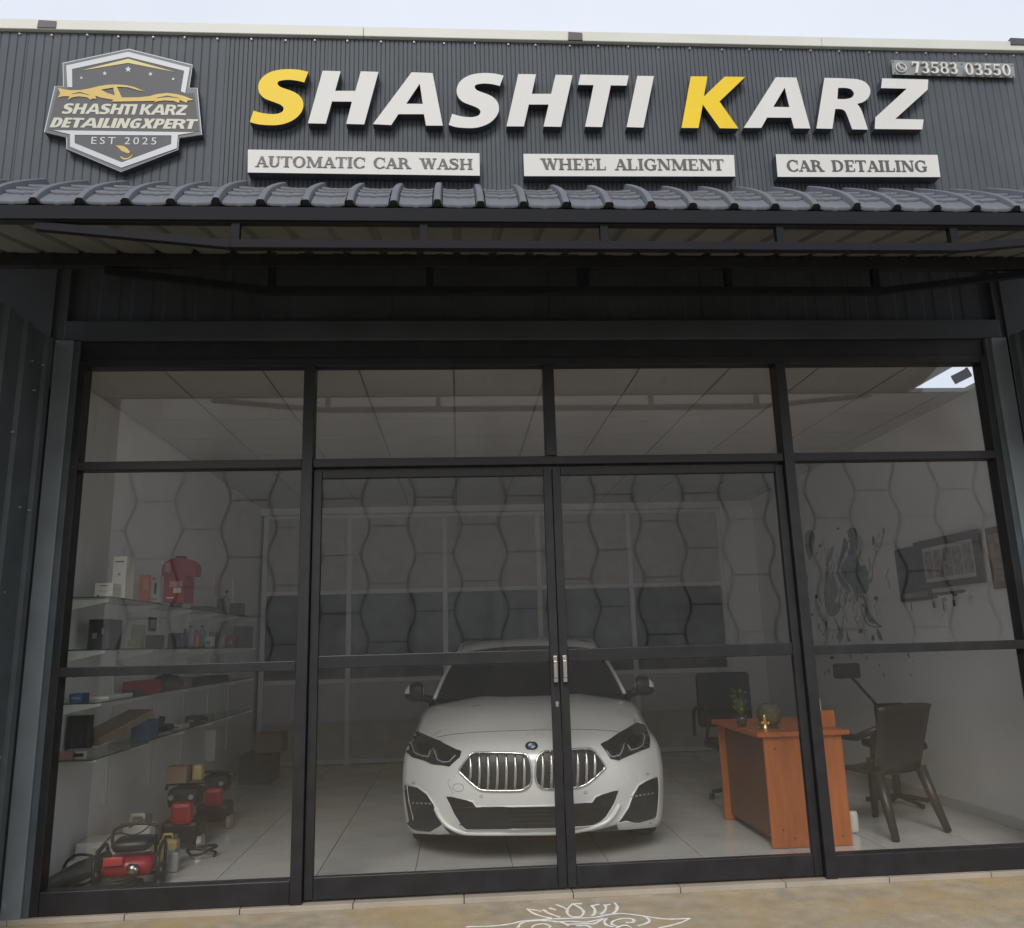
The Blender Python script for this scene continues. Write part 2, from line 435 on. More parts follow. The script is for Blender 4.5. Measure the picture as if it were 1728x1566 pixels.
# dark wall over the shutter box, lightly ribbed sheets
def ribbed(name, x0, x1, z0, z1, y, pitch, depth, m, parent, lip=.012, axis='X', duty=.55):
    """trapezoid ribbed sheet in the XZ (or YZ) plane, ribs vertical"""
    bm = bmesh.new(); prof = []
    x = x0
    while x < x1-1e-6:
        p = pitch
        for fx, d in ((0, 0), (duty, 0), (duty+.08, depth), (1-.08, depth)):
            xx = x+fx*p
            if xx < x1: prof.append((xx, d))
        x += p
    prof.append((x1, 0))
    fr = []; 
    for xx, d in prof:
        if axis == 'X': fr.append((bm.verts.new((xx, y+d, z0)), bm.verts.new((xx, y+d, z1))))
        else: fr.append((bm.verts.new((y+d, xx, z0)), bm.verts.new((y+d, xx, z1))))
    for A, B in zip(fr, fr[1:]): bm.faces.new((A[0], B[0], B[1], A[1]))
    o = finish(name, bm, m, parent)
    md = o.modifiers.new('s', 'SOLIDIFY'); md.thickness = .0012; md.offset = 0
    return o
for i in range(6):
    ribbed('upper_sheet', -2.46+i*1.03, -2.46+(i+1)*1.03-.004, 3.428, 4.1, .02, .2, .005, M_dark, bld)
box('leak_backing', -2.52, 3.73, .0505, .06, 3.2, 4.24, M_dark, bld)  # unseen backing added to stop light leaking through the sheet seams
# fascia cladding sheets
FY = -.92
sheet_x = [-3.4, -2.35, -1.27, -.70, .12, .57, 1.66, 2.60, 3.66, 4.7]
for a, b in zip(sheet_x, sheet_x[1:]):
    fine = -1.3 < a < 2.5
    ribbed('cladding_sheet', a+.001, b-.001, 3.70, 4.80, FY-.006, .0252 if fine else .0453, .006 if fine else .0045, M_clad, bld, duty=.72 if fine else .78)
bm = bmesh.new(); abox(bm, -3.4, 4.7, FY+.012, FY+.10, 3.6, 4.79); finish('fascia_backing', bm, M_dark, bld)
# capping follows the slight slope of the photo: three lengths
for a, b in ((-3.45, -.5), (-.498, 2.2), (2.202, 4.75)):
    bm = bmesh.new(); abox(bm, a, b, FY-.03, FY+.16, 4.785, 4.85, 0, .004)
    finish('parapet_capping', bm, M_cap, bld)
s0 = None
sx = [-3.3+.181*i+random.uniform(-.012, .012) for i in range(44)]
for x in sx:
    if s0 is None:
        bm = bmesh.new(); lathe(bm, x, 0, [(.006, FY-.011), (.006, FY-.0065)], 8, 'Y', 4.763)
        lathe(bm, x, 0, [(.0045, FY-.017), (.0045, FY-.0105)], 6, 'Y', 4.763); s0 = finish('screw', bm, M_screw, bld); bx = x
    else: share(s0, 'screw', bld, loc=(x-bx, 0, random.uniform(-.004, .004)))
# small brown roof clips on the capping
for k, (pa, pb, pt, pbm) in enumerate(((64, 97, 34, 47), (958, 986, 54, 68), (1704, 1745, 64, 76))):
    A = at(pa, pt, Y=FY-.034); B = at(pb, pbm, Y=FY-.034)
    bm = bmesh.new()
    prism(bm, [[(A.x, FY-.036, B.z), (B.x-.01, FY-.036, B.z), (B.x-.01, FY-.036, A.z-.004), (A.x+.004, FY-.036, A.z)]], (0, .30, 0))
    o = finish('ridge_block', bm, M_brown, None)
    tag(o, ('dark brown steel end block on the parapet capping above the shield logo',
            'dark brown steel end block on the capping above the letter T of the shop name',
            'dark brown steel end block on the capping at the far right above the phone plate')[k], 'roof block', 'brown blocks on the parapet')

# side returns: open ribbed gate leaves against blue-grey posts
def gate(xin, sgn, label, leaves=2, LL=.45):
    g = empty('steel_gate', (xin, -.4, 0), label, 'gate')
    # blue post facing the street
    a, b = sorted((xin, xin+sgn*.105))
    bm = bmesh.new(); abox(bm, a, b, -.075, -.045, -.028, 3.285, 0, .003); finish('post', bm, M_blue, g)
    a, b = sorted((xin-sgn*.035, xin-sgn*.001))
    bm = bmesh.new(); abox(bm, a, b, -.06, -.03, -.028, 3.285, 0, .003); finish('post_return', bm, M_gate, g)
    X = xin+sgn*.11
    # ribbed sheets running towards the street
    for k in range(leaves):
        ya = -.08-(k+1)*LL; yb = ya+LL-.002
        bm = bmesh.new(); prof = []
        y = yb
        while y > ya:
            for f_, d in ((0, 0), (.10, 0), (.15, .022), (.35, .022), (.40, 0)):
                yy = y-f_*.249
                if yy >= ya: prof.append((yy, d))
            y -= .249
        prof.append((ya, 0)); fr = []
        for yy, d in prof:
            fr.append((bm.verts.new((X+sgn*.01-sgn*d, yy, .12)), bm.verts.new((X+sgn*.01-sgn*d, yy, 3.28))))
        for A, B in zip(fr, fr[1:]): bm.faces.new((A[0], B[0], B[1], A[1]))
        o = finish('ribbed_sheet', bm, M_gate, g); md = o.modifiers.new('s', 'SOLIDIFY'); md.thickness = .0015
    a, b = sorted((X-sgn*.0, X+sgn*.05))
    bm = bmesh.new(); abox(bm, a, b, -.08-leaves*LL, -.08, .0, .118, 0, .003); finish('bottom_rail', bm, M_blue, g)
    for (yy, zz) in [] if sgn > 0 else [(-.30, 2.2), (-.19, 2.2), (-.37, 1.72), (-.5, 1.85), (-.33, 1.06), (-.42, 1.0), (-.25, .85), (-.36, .62), (-.2, 3.08), (-.33, 3.06), (-.27, 2.9), (-.45, 2.6), (-.6, 2.1), (-.62, 1.2)]:
        bm = bmesh.new(); lathe(bm, 0, yy, [(.006, X-sgn*.014), (.006, X-sgn*.012+sgn*.012)], 8, 'X', zz); finish('screw', bm, M_screw, g)
    return g
gate(-2.365, -1, 'dark ribbed steel gate leaf with blue grey post left of the shopfront')
gate(3.585, 1, 'dark ribbed steel gate leaf with blue grey post right of the shopfront', 1, .26)
box('side_infill', -2.52, -2.441, -.02, .029, 3.0, 4.2, M_dark, bld); box('side_infill', 3.681, 3.729, -.02, .029, 3.0, 4.2, M_dark, bld)
# solid building side behind the gate leaves, so light does not leak in
box('side_wall', -3.6, -2.52, -.04, .2, -.03, 4.24, M_dark, bld); box('side_wall', 3.73, 4.8, -.04, .06, -.03, 4.24, M_dark, bld)
box('roof_slab', -3.6, 3.02, -.8, 10.3, 4.25, 4.4, M_dark, bld); box('roof_slab', 3.021, 4.8, 5.6, 10.3, 4.25, 4.4, M_dark, bld)  # roof shaped open at front right so sky brightens the ceiling opening
box('outer_side_wall', -3.6, -3.5, .21, 10.3, -.03, 4.24, M_dark, bld); box('outer_side_wall', 4.7, 4.8, .21, 5.4, -.03, 3.17, M_dark, bld); box('outer_side_wall', 4.7, 4.8, 5.401, 10.3, -.03, 4.24, M_dark, bld)  # right front length kept low for the same view of sky
box('outer_rear_wall', -3.5, 4.7, 10.2, 10.3, -.03, 4.24, M_dark, bld)

# ================================================================== canopy
can = empty('tiled_canopy', (.6, -1.2, 3.36), 'slate blue tile profile canopy with raised ribs over the shop entrance', 'canopy')
PITCH = .209
CX0, CX1 = -3.2, 3.95
prof = [(y_, at(864, p_, Y=y_).z) for y_, p_ in ((-1.42, 349), (-1.39, 342), (-1.335, 334), (-1.255, 328), (-1.15, 324), (-1.04, 321.5), (-.93, 320))]
pc = [Vector((0, a, b)) for a, b in prof]
pc = cat_rom(pc, 4)
def canopy_tile(x, course):
    """one pan between two ribs, one course of the profile, stepped over the next one below"""
    rng = {0: (0, 9), 1: (8, 13), 2: (12, 17), 3: (16, 24)}[course]
    bm = bmesh.new(); rows = []
    pts = pc[rng[0]:rng[1]+1]
    N = 9
    for k, p in enumerate(pts):
        lift = .014*(1-k/(len(pts)-1))          # lower edge stands proud: the step
        row = []
        for i in range(N):
            u = i/(N-1); xx = x+.026+u*(PITCH-.052)
            wv = .006*math.sin(u*math.pi)*(-1) + .0025*math.cos(u*math.pi*6)
            row.append(bm.verts.new((xx, p.y-lift*.7, p.z+lift*.7+wv)))
        rows.append(row)
    for A, B in zip(rows, rows[1:]):
        for i in range(N-1): bm.faces.new((A[i], A[i+1], B[i+1], B[i]))
    # front lip
    lipr = [bm.verts.new(v.co+Vector((0, .010, -.012))) for v in rows[0]]
    for i in range(N-1): bm.faces.new((lipr[i], lipr[i+1], rows[0][i+1], rows[0][i]))
    return bm
def rib_bm(x, raised=0):
    bm = bmesh.new(); rows = []
    for k, p in enumerate(pc[:-1]):
        t = (pc[min(k+1, len(pc)-1)]-pc[max(k-1, 0)]).normalized(); nrm = Vector((0, -t.z, t.y))
        h = .029+raised; top, bot = .011, .024
        rows.append([bm.verts.new(Vector((x+dx, 0, 0))+Vector((0, p.y, p.z))+nrm*d) for dx, d in ((-bot, -.004), (-top-.004, h*.9), (-top+.004, h), (top-.004, h), (top+.004, h*.9), (bot, -.004))])
    for A, B in zip(rows, rows[1:]):
        for i in range(5): bm.faces.new((A[i], A[i+1], B[i+1], B[i]))
    f = bm.faces.new(rows[0]); f.material_index = 1; bm.faces.new(rows[-1][::-1])
    return bm
ribs = []
k0 = math.ceil((CX0+.076)/PITCH); k1 = math.floor((CX1+.076)/PITCH)
first = {}
for k in range(k0, k1+1):
    x = -.076+k*PITCH
    for c in range(4):
        if k < k1:
            if c not in first: first[c] = (finish('roof_tile', canopy_tile(x, c), M_tile, can, True), x)
            else: share(first[c][0], 'roof_tile', can, loc=(x-first[c][1], 0, 0))
    if 'r' not in first: first['r'] = (finish('roof_rib', rib_bm(x), M_tile, can, mats=[M_tile, M_beam]), x)
    elif k % 5 == 0: finish('roof_rib', rib_bm(x, .007), M_tile, can, mats=[M_tile, M_beam])
    else: share(first['r'][0], 'roof_rib', can, loc=(x-first['r'][1], 0, 0))
# underside sheet with ribs, from front edge back to the second truss and on to the wall
bm = bmesh.new()
def under(y): return 3.375+(y+1.42)*.265
fr = []
x = CX0
while x < CX1:
    for dx, d in ((0, 0), (.055, 0), (.068, -.022), (.095, -.022), (.108, 0)):
        xx = x+dx
        if xx > CX1: break
        fr.append((bm.verts.new((xx, -1.40, under(-1.40)-d)), bm.verts.new((xx, -.62, under(-.62)-d))))
    x += PITCH
for A, B in zip(fr, fr[1:]): bm.faces.new((A[0], A[1], B[1], B[0]))
o = finish('underside_sheet', bm, M_soff, can); md = o.modifiers.new('s', 'SOLIDIFY'); md.thickness = .002
box('recess_roof', CX0, CX1, -.61, .019, 4.05, 4.1, M_dark, can)
box('front_beam', CX0, CX1, -1.432, -1.37, 3.362, 3.432, M_front, can, .003)

def truss(y, ztop, hb, zbot, sx_, xl, xr, w, label, topz1):
    t = empty('steel_truss', (.6, y, zbot), label, 'truss', 'ladder trusses under the canopy')
    box('top_chord', CX0, CX1, y-w/2, y+w/2, ztop-hb, ztop, M_beam, t, .002)
    xa, xb = sx_[0], sx_[-1]
    box('bottom_chord', xa-.02, xb+.02, y-w/2, y+w/2, zbot, zbot+.042, M_front, t, .002)
    for i, x in enumerate(sx_):
        hw = .019
        if abs(x-.74) < .05 and y > -1: hw = .033
        box('strut', x-hw, x+hw, y-w/2+.003, y+w/2-.003, zbot+.043, ztop-hb-.001, M_front, t)
    for s, (xe, xo) in ((-1, (xl, xa-.021)), (1, (xr, xb+.021))):
        bm = bmesh.new(); bar(bm, (xe, y, ztop-hb-.018), (xo, y, zbot+.021), w*.8, .038); finish('brace', bm, M_front, t)
    return t
truss(-1.40, 3.3615, .004, 3.228, [-1.03, -.143, .734, 1.615, 2.51], -1.95, 3.5, .04, 'front charcoal steel ladder truss hanging under the canopy edge', 0)
truss(-.65, 3.565, .07, 3.335, [-1.032, -.14, .75, 1.61, 2.505], -1.95, 3.5, .045, 'rear charcoal steel ladder truss deeper under the canopy near the glass', 0)
# rib ends of the sheet resting on the rear truss
nb = [at(x, 428, Y=-.665) for x in [25, 90, 151, 212, 272, 332, 392, 452, 512, 570, 628, 686, 744, 802, 858, 912, 967, 1023, 1079, 1135, 1190, 1246, 1302, 1357, 1412, 1466, 1520, 1574, 1628, 1682, 1736]]
for i, p in enumerate(nb):
    if i == 0:
        bm = bmesh.new(); lathe(bm, p.x, 0, [(.022, -.69), (.022, -.66)], 10, 'Y', 3.566); b0 = finish('sheet_end', bm, M_beam, can); bx = p.x
    else: share(b0, 'sheet_end', can, loc=(p.x-bx, 0, 0))

# ================================================================== signs
LY = FY-.062                      # plane of the raised letter faces
def zpt(o, s): return lambda x, y: (o[0]+x/s[0], o[1]+y/s[0])
def loopw(pts, org, sc, Y):
    r = []
    for p in pts:
        q = at(org[0]+p[0]/sc, org[1]+p[1]/sc, Y=Y); r.append(q)
    return r
def smooth_loop(parts, sub=4):
    """parts: list of point runs; runs are smoothed, junctions are corners"""
    o = []
    for run in parts:
        c = cat_rom([Vector((a, b, 0)) for a, b in run], sub) if len(run) > 2 else [Vector((a, b, 0)) for a, b in run]
        for p in c:
            if o and (Vector((*o[-1], 0))-p).length < .5: continue
            o.append((p.x, p.y))
    if (Vector((*o[0], 0))-Vector((*o[-1], 0))).length < .5: o.pop()
    return o
shop = empty('shop_name_sign', at(1000, 220, Y=FY), 'large raised shop name letters in white with a yellow first S and K', 'sign')
Z1, Z2, Z3 = ((410, 100), 4.937), ((740, 100), 4.547), ((1130, 110), 3.84)
S1 = smooth_loop([[(545, 105), (470, 88), (380, 82), (300, 88), (230, 106), (170, 142), (138, 185), (127, 235), (140, 285), (180, 325), (240, 350), (300, 372), (330, 392), (339, 412), (326, 438), (290, 453), (240, 457), (160, 448), (88, 428)],
                  [(88, 428), (57, 522)],
                  [(57, 522), (120, 540), (200, 548), (280, 548), (350, 535), (420, 505), (470, 462), (498, 415), (503, 370), (488, 325), (450, 287), (400, 262), (350, 245), (308, 228), (288, 205), (294, 186), (322, 176), (380, 171), (450, 178), (510, 192)],
                  [(510, 192), (545, 105)]], 3)
S2 = [(78+(x-57)*.865, 105+(y-82)*.905) for x, y in S1]
Rl = smooth_loop([[(951, 410), (1003, 82)], [(1003, 82), (1100, 84), (1160, 87), (1215, 91), (1265, 108), (1295, 142), (1300, 180), (1285, 214), (1255, 238), (1215, 250)],
                  [(1215, 250), (1234, 275), (1250, 310), (1285, 417)], [(1285, 417), (1183, 415)], [(1183, 415), (1150, 325), (1132, 294), (1106, 284), (1073, 284)], [(1073, 284), (1055, 412)], [(1055, 412), (951, 410)]], 3)
Rh = smooth_loop([[(1092, 147), (1140, 147), (1175, 156), (1194, 182), (1184, 206), (1155, 217), (1120, 220), (1087, 219)], [(1087, 219), (1092, 147)]], 3)
LET = [
 (Z1, [S1], 1), (Z1, [[(664, 95), (814, 100), (768, 263), (936, 263), (982, 100), (1129, 105), (1010, 542), (860, 538), (908, 353), (742, 351), (690, 536), (541, 533)]], 0),
 (Z1, [[(1405, 108), (1580, 115), (1665, 553), (1525, 552), (1508, 457), (1295, 457), (1235, 548), (1083, 540)], [(1473, 203), (1360, 370), (1498, 372)]], 0),
 (Z2, [S2], 0), (Z2, [[(612, 113), (748, 115), (716, 265), (864, 265), (898, 119), (1028, 122), (940, 518), (806, 516), (845, 347), (693, 347), (655, 515), (522, 514)]], 0),
 (Z2, [[(1088, 117), (1460, 124), (1443, 202), (1322, 200), (1255, 520), (1125, 517), (1190, 198), (1072, 196)]], 0),
 (Z2, [[(1525, 127), (1653, 129), (1572, 524), (1443, 520)]], 0),
 (Z3, [[(137, 72), (245, 73), (222, 203), (357, 74), (490, 76), (323, 235), (446, 410), (325, 408), (215, 255), (187, 407), (77, 406)]], 1),
 (Z3, [[(688, 78), (822, 80), (912, 410), (806, 409), (788, 340), (632, 339), (594, 406), (480, 406)], [(746, 145), (672, 270), (776, 272)]], 0),
 (Z3, [Rl, Rh], 0),
 (Z3, [[(1377, 85), (1676, 93), (1672, 158), (1462, 348), (1646, 352), (1637, 416), (1329, 413), (1333, 338), (1537, 152), (1370, 148)]], 0)]
for (org, sc), loops, yel in LET:
    bm = bmesh.new(); W = [loopw(L, org, sc, LY) for L in loops]
    prism(bm, W, (0, .05, 0), 0, 1)
    o = finish('letter', bm, None, shop, mats=[M_yel if yel else M_white, M_ret])
    if yel: o['label'] = 'yellow raised letter'

# ---- serif lettering made of strokes
def ring(cx, cy, rx, ry, tx, ty, a0=0, a1=360, n=28):
    """thick-sided elliptical ring as quads"""
    q = []
    for i in range(n):
        a = rad(a0+(a1-a0)*i/n); b = rad(a0+(a1-a0)*(i+1)/n)
        P = lambda t, rx_, ry_: (cx+rx_*math.cos(t), cy+ry_*math.sin(t))
        q.append([P(a, rx, ry), P(b, rx, ry), P(b, rx-tx, ry-ty), P(a, rx-tx, ry-ty)])
    return q
def R_(x0, x1, y0, y1): return [(x0, y0), (x1, y0), (x1, y1), (x0, y1)]
def stem(x, w=.20, s=.075): return [R_(x, x+w, .02, .98), R_(x-s, x+w+s, 0, .065), R_(x-s, x+w+s, .935, 1)]
def diag(xa, ya, xb, yb, w): return [(xa, ya), (xa+w, ya), (xb+w, yb), (xb, yb)]
def ser(x0, x1, y): return R_(x0, x1, y, y+.065)
def sweep(pts, ws, sub=5):
    c = cat_rom([Vector((a, b, 0)) for a, b in pts], sub); n = len(c); q = []; L = []; 
    for i, p in enumerate(c):
        t = (c[min(i+1, n-1)]-c[max(i-1, 0)]).normalized(); nn = Vector((-t.y, t.x, 0))
        f = i/(n-1)*(len(ws)-1); k = min(int(f), len(ws)-2); wd = ws[k]+(ws[k+1]-ws[k])*(f-k)
        L.append((p+nn*wd/2, p-nn*wd/2))
    for (a, b), (c_, d) in zip(L, L[1:]): q.append([(a.x, a.y), (c_.x, c_.y), (d.x, d.y), (b.x, b.y)])
    return q
GL = {
 'A': (.86, [diag(.09, .03, .38, .97, .085), diag(.62, .03, .33, .97, .20)[::1], R_(.22, .62, .29, .36), ser(0, .29, 0), ser(.53, .92, 0)]),
 'U': (.88, [R_(.11, .31, .30, .98), ser(.02, .40, .935), R_(.66, .745, .30, .98), ser(.56, .85, .935)]+ring(.4275, .32, .3175, .33, .15, .10, 180, 360, 16)),
 'T': (.80, [R_(.29, .49, .02, .98), ser(.20, .58, 0), ser(.01, .77, .93), R_(.01, .07, .76, .95), R_(.71, .77, .76, .95)]),
 'O': (.93, ring(.45, .5, .43, .52, .19, .075)),
 'M': (1.15, [R_(.12, .205, .03, .97), ser(.02, .31, 0), ser(.02, .28, .935), diag(.12, .97, .48, .06, .19), diag(.56, .06, .83, .97, .09), R_(.83, 1.03, .03, .97), ser(.76, 1.12, 0), ser(.83, 1.12, .935)]),
 'I': (.42, stem(.1)),
 'C': (.84, ring(.46, .5, .44, .52, .19, .075, 45, 315, 24)+[R_(.74, .80, .62, .98), R_(.70, .79, .10, .22)]),
 'R': (.92, stem(.10)+ring(.32, .73, .36, .27, .17, .065, -90, 90, 14)+[R_(.28, .34, .935, 1), R_(.28, .34, .46, .525), diag(.42, .50, .66, .03, .20), ser(.60, .95, 0)]),
 'W': (1.25, [diag(.12, .97, .38, .03, .20), diag(.42, .03, .62, .95, .085), diag(.56, .97, .82, .03, .20), diag(.86, .03, 1.07, .97, .085), ser(.02, .40, .935), ser(.48, .80, .935), ser(.96, 1.25, .935)]),
 'S': (.72, sweep([(.60, .78), (.52, .92), (.35, .965), (.17, .90), (.13, .74), (.24, .60), (.42, .50), (.56, .38), (.57, .20), (.45, .07), (.28, .03), (.14, .09), (.07, .24)], [.06, .07, .10, .16, .18, .20, .20, .18, .15, .09, .07, .06])+[R_(.57, .63, .72, .98), R_(.04, .10, .03, .30)]),
 'H': (.98, stem(.10)+stem(.66)+[R_(.28, .68, .46, .53)]),
 'E': (.78, stem(.10)+[R_(.28, .68, .935, 1), R_(.62, .68, .74, .97), R_(.28, .70, 0, .065), R_(.65, .72, .02, .27), R_(.28, .54, .465, .53), R_(.49, .54, .39, .61)]),
 'L': (.76, stem(.10)+[R_(.30, .68, 0, .065), R_(.63, .70, .02, .30)]),
 'G': (.92, ring(.46, .5, .44, .52, .19, .075, 45, 330, 24)+[R_(.72, .78, .66, .98), R_(.62, .80, .04, .42), ser(.54, .88, .39)]),
 'N': (.98, [R_(.13, .215, .03, .97), ser(.02, .32, 0), ser(.02, .30, .935), diag(.12, .97, .62, .02, .22), R_(.76, .845, .02, .97), ser(.66, .95, .935)]),
 'D': (.93, stem(.10)+ring(.34, .5, .50, .50, .19, .065, -90, 90, 18)+[R_(.28, .36, .935, 1), R_(.28, .36, 0, .065)]),
 '7': (.70, [R_(.06, .64, .86, 1), R_(.06, .12, .70, .9), diag(.22, 0, .44, .88, .20)]),
 '3': (.70, ring(.30, .74, .29, .26, .17, .08, -90, 150, 16)+ring(.30, .27, .33, .29, .19, .08, -150, 90, 16)+[R_(.24, .32, .475, .56)]),
 '5': (.70, [R_(.12, .62, .86, 1), R_(.12, .20, .48, .9)]+ring(.28, .30, .35, .31, .20, .085, -150, 115, 18)),
 '8': (.72, ring(.35, .75, .29, .27, .14, .07)+ring(.35, .28, .34, .30, .17, .08)),
 '0': (.74, ring(.36, .5, .34, .52, .17, .07)),
}
def serif_text(name, text, A, B, H, Y, m, parent, thick=.003, gap=.0, space=.55):
    """text baseline from world point A to B (x extent), cap height H; glyph strokes stand 0.15 mm apart in depth"""
    adv = 0
    for ch in text: adv += space if ch == ' ' else GL[ch][0]+gap
    adv -= gap
    sx_ = (B-A).length/adv; ux = (B-A).normalized(); uz = Vector((0, 0, 1)); uz = (uz-ux*uz.dot(ux)).normalized()
    x = 0; k = 0
    for ch in text:
        if ch == ' ': x += space; continue
        w_, polys = GL[ch]; bm = bmesh.new()
        for P in polys:
            k += 1; dy = -.00015*(k % 9)
            L = [A+ux*((x+px)*sx_)+uz*(py*H)+Vector((0, dy, 0)) for px, py in P]
            prism(bm, [L], (0, thick, 0))
        x += w_+gap
        finish(name, bm, m, parent)
def signboard(org, sc, corners, text, t0, t1, cap, label):
    P = [at(org[0]+x/sc, org[1]+y/sc, Y=FY-.075) for x, y in corners]
    s = empty('sign_board', (P[3]+P[2])/2, label, 'sign', 'white service boards under the shop name')
    z0 = (P[3].z+P[2].z)/2; z1 = (P[0].z+P[1].z)/2
    # keep the slight tilt of the board, straighten its ends
    bm = bmesh.new(); prism(bm, [[P[0], P[1], P[2], P[3]]], (0, .062, 0), 0, 1)
    finish('board', bm, None, s, mats=[M_white, M_ret])
    A = at(org[0]+t0[0]/sc, org[1]+t0[1]/sc, Y=FY-.078); B = at(org[0]+t1[0]/sc, org[1]+t1[1]/sc, Y=FY-.078)
    T = at(org[0]+t0[0]/sc, org[1]+(t0[1]-cap)/sc, Y=FY-.078)
    serif_text('letter', text, A, B, (T-A).length, FY-.078, M_txt, s)
signboard((410, 240), 4.2146, [(35, 52), (1682, 78), (1685, 238), (33, 215)], 'AUTOMATIC CAR WASH', (86, 173), (1638, 193), 76, 'long white board lettered AUTOMATIC CAR WASH under the shop name')
signboard((870, 245), 4.547, [(60, 66), (1676, 75), (1686, 240), (66, 237)], 'WHEEL ALIGNMENT', (190, 187), (1606, 192), 86, 'white board lettered WHEEL ALIGNMENT in the middle under the shop name')
signboard((1290, 245), 5.4, [(103, 82), (1577, 88), (1604, 290), (120, 288)], 'CAR DETAILING', (208, 236), (1494, 240), 101, 'shorter white board lettered CAR DETAILING right of the other service boards')

# ---- phone number plate
org, sc = (1490, 90), 7.26
PY = FY-.03
P = [at(org[0]+x/sc, org[1]+y/sc, Y=PY) for x, y in [(102, 82), (1600, 125), (1622, 298), (118, 258)]]
ph = empty('phone_number_plate', (P[2]+P[3])/2, 'grey acrylic plate with a white phone symbol and number 73583 03550', 'sign')
bm = bmesh.new(); prism(bm, [P], (0, .005, 0)); finish('plate', bm, M_plate, ph)
for (a, b, c, d, txt) in ((365, 236, 935, 250, '73583'), (1015, 258, 1582, 272, '03550')):
    A = at(org[0]+a/sc, org[1]+b/sc, Y=PY-.014); B = at(org[0]+c/sc, org[1]+d/sc, Y=PY-.014)
    T = at(org[0]+a/sc, org[1]+(b-135)/sc, Y=PY-.014)
    serif_text('digit', txt, A, B, (T-A).length, PY, M_white, ph, .012, .06)
c = at(org[0]+230/sc, org[1]+166/sc, Y=PY-.012)
bm = bmesh.new()
tube(bm, [(c.x+.0305*math.cos(i*math.pi/12), c.y+.006, c.z+.0305*math.sin(i*math.pi/12)) for i in range(24)], .0035, 6, True)
finish('icon_ring', bm, M_white, ph)
bm = bmesh.new()
tube(bm, [(c.x-.016, c.y, c.z+.017), (c.x-.014, c.y, c.z+.002), (c.x-.004, c.y, c.z-.010), (c.x+.015, c.y, c.z-.016)], [.0065, .0045, .0045, .0065], 6)
finish('icon_handset', bm, M_white, ph)
for x, y in ((125, 100), (1585, 145), (150, 240), (1600, 280), (965, 128), (985, 262)):
    q = at(org[0]+x/sc, org[1]+y/sc, Y=PY-.003); bm = bmesh.new(); lathe(bm, q.x, 0, [(.004, PY-.003), (.004, PY-.0005)], 8, 'Y', q.z); finish('screw', bm, M_ret, ph)

# ---- shield logo
org, sc = (60, 60), 5.76
GY = FY-.05
lg = empty('shield_logo_sign', at(205, 290, Y=GY), 'shield shaped grey logo board with a yellow sports car outline at the left', 'sign')
def lp(pts, dy): return [at(org[0]+x/sc, org[1]+y/sc, Y=GY+dy) for x, y in pts]
OUT = [(905, 128), (1527, 283), (1495, 508), (1575, 510), (1618, 965), (1395, 998), (1385, 1110), (832, 1325), (300, 1100), (298, 990), (82, 938), (185, 490), (268, 492), (263, 265)]
cxx = sum(p[0] for p in OUT)/14; cyy = sum(p[1] for p in OUT)/14
def shrink(P, k): return [(cxx+(x-cxx)*(1-k/abs(600)), cyy+(y-cyy)*(1-k/600)) for x, y in P]
bm = bmesh.new(); prism(bm, [lp(OUT, 0)], (0, .042, 0), 0, 1); finish('board', bm, None, lg, mats=[M_sil, M_ret])
bm = bmesh.new(); prism(bm, [lp(shrink(OUT, 7), -.0015)], (0, .0012, 0)); finish('outer_panel', bm, M_logo2, lg)
INN = [(905, 205), (1450, 335), (1415, 560), (1540, 560), (1590, 930), (1385, 965), (1372, 1095), (835, 1285), (335, 1080), (335, 960), (120, 915), (215, 515), (310, 515), (350, 320)]
bm = bmesh.new(); prism(bm, [lp(INN, -.003)], (0, .0012, 0)); finish('inner_panel', bm, M_logo, lg)
bm = bmesh.new()
prism(bm, [lp([(310, 500), (298, 290), (900, 158), (1500, 312), (1455, 560), (1412, 542), (1445, 342), (900, 208), (355, 325), (357, 502)], -.0048)], (0, .0012, 0))
prism(bm, [lp([(170, 920), (1550, 940), (1385, 965), (1372, 1095), (835, 1285), (335, 1080), (335, 960)], -.0048), lp([(380, 965), (1322, 970), (1318, 1055), (838, 1232), (380, 1045)], -.0048)], (0, .0012, 0))
finish('silver_band', bm, M_sil, lg)
bm = bmesh.new(); prism(bm, [lp([(440, 340), (900, 225), (1360, 355), (900, 265)], -.0048)], (0, .0012, 0)); finish('chevron', bm, M_lyel2, lg)
carout = [(215, 510), (240, 515), (330, 530), (430, 530), (520, 515), (620, 490), (700, 478), (780, 475), (880, 482), (960, 500), (1062, 545), (1000, 532), (900, 503), (790, 497), (840, 602), (1000, 600), (1100, 590), (1180, 568), (1280, 558), (1370, 568), (1450, 590), (1540, 625), (1475, 632), (1470, 655), (1435, 640), (1400, 625), (1395, 655), (1340, 635), (1250, 630), (1180, 640), (1150, 655), (1165, 635), (1000, 638), (735, 642), (760, 625), (640, 605), (580, 585), (590, 615), (555, 610), (535, 625), (500, 600), (420, 590), (350, 602), (315, 628), (330, 590), (260, 590), (215, 605), (240, 560)]
bm = bmesh.new(); prism(bm, [lp(carout, -.0066), lp([(635, 525), (755, 505), (770, 580), (700, 560)], -.0066)], (0, .0012, 0)); finish('car_outline', bm, M_lyel, lg)
bm = bmesh.new()
for pts in ([(345, 565), (430, 546), (530, 578), (430, 556)], [(1170, 605), (1280, 582), (1400, 606), (1280, 594)]):
    prism(bm, [lp(pts, -.0082)], (0, .0010, 0))
finish('wheel_arch_line', bm, M_logo, lg)
bm = bmesh.new()
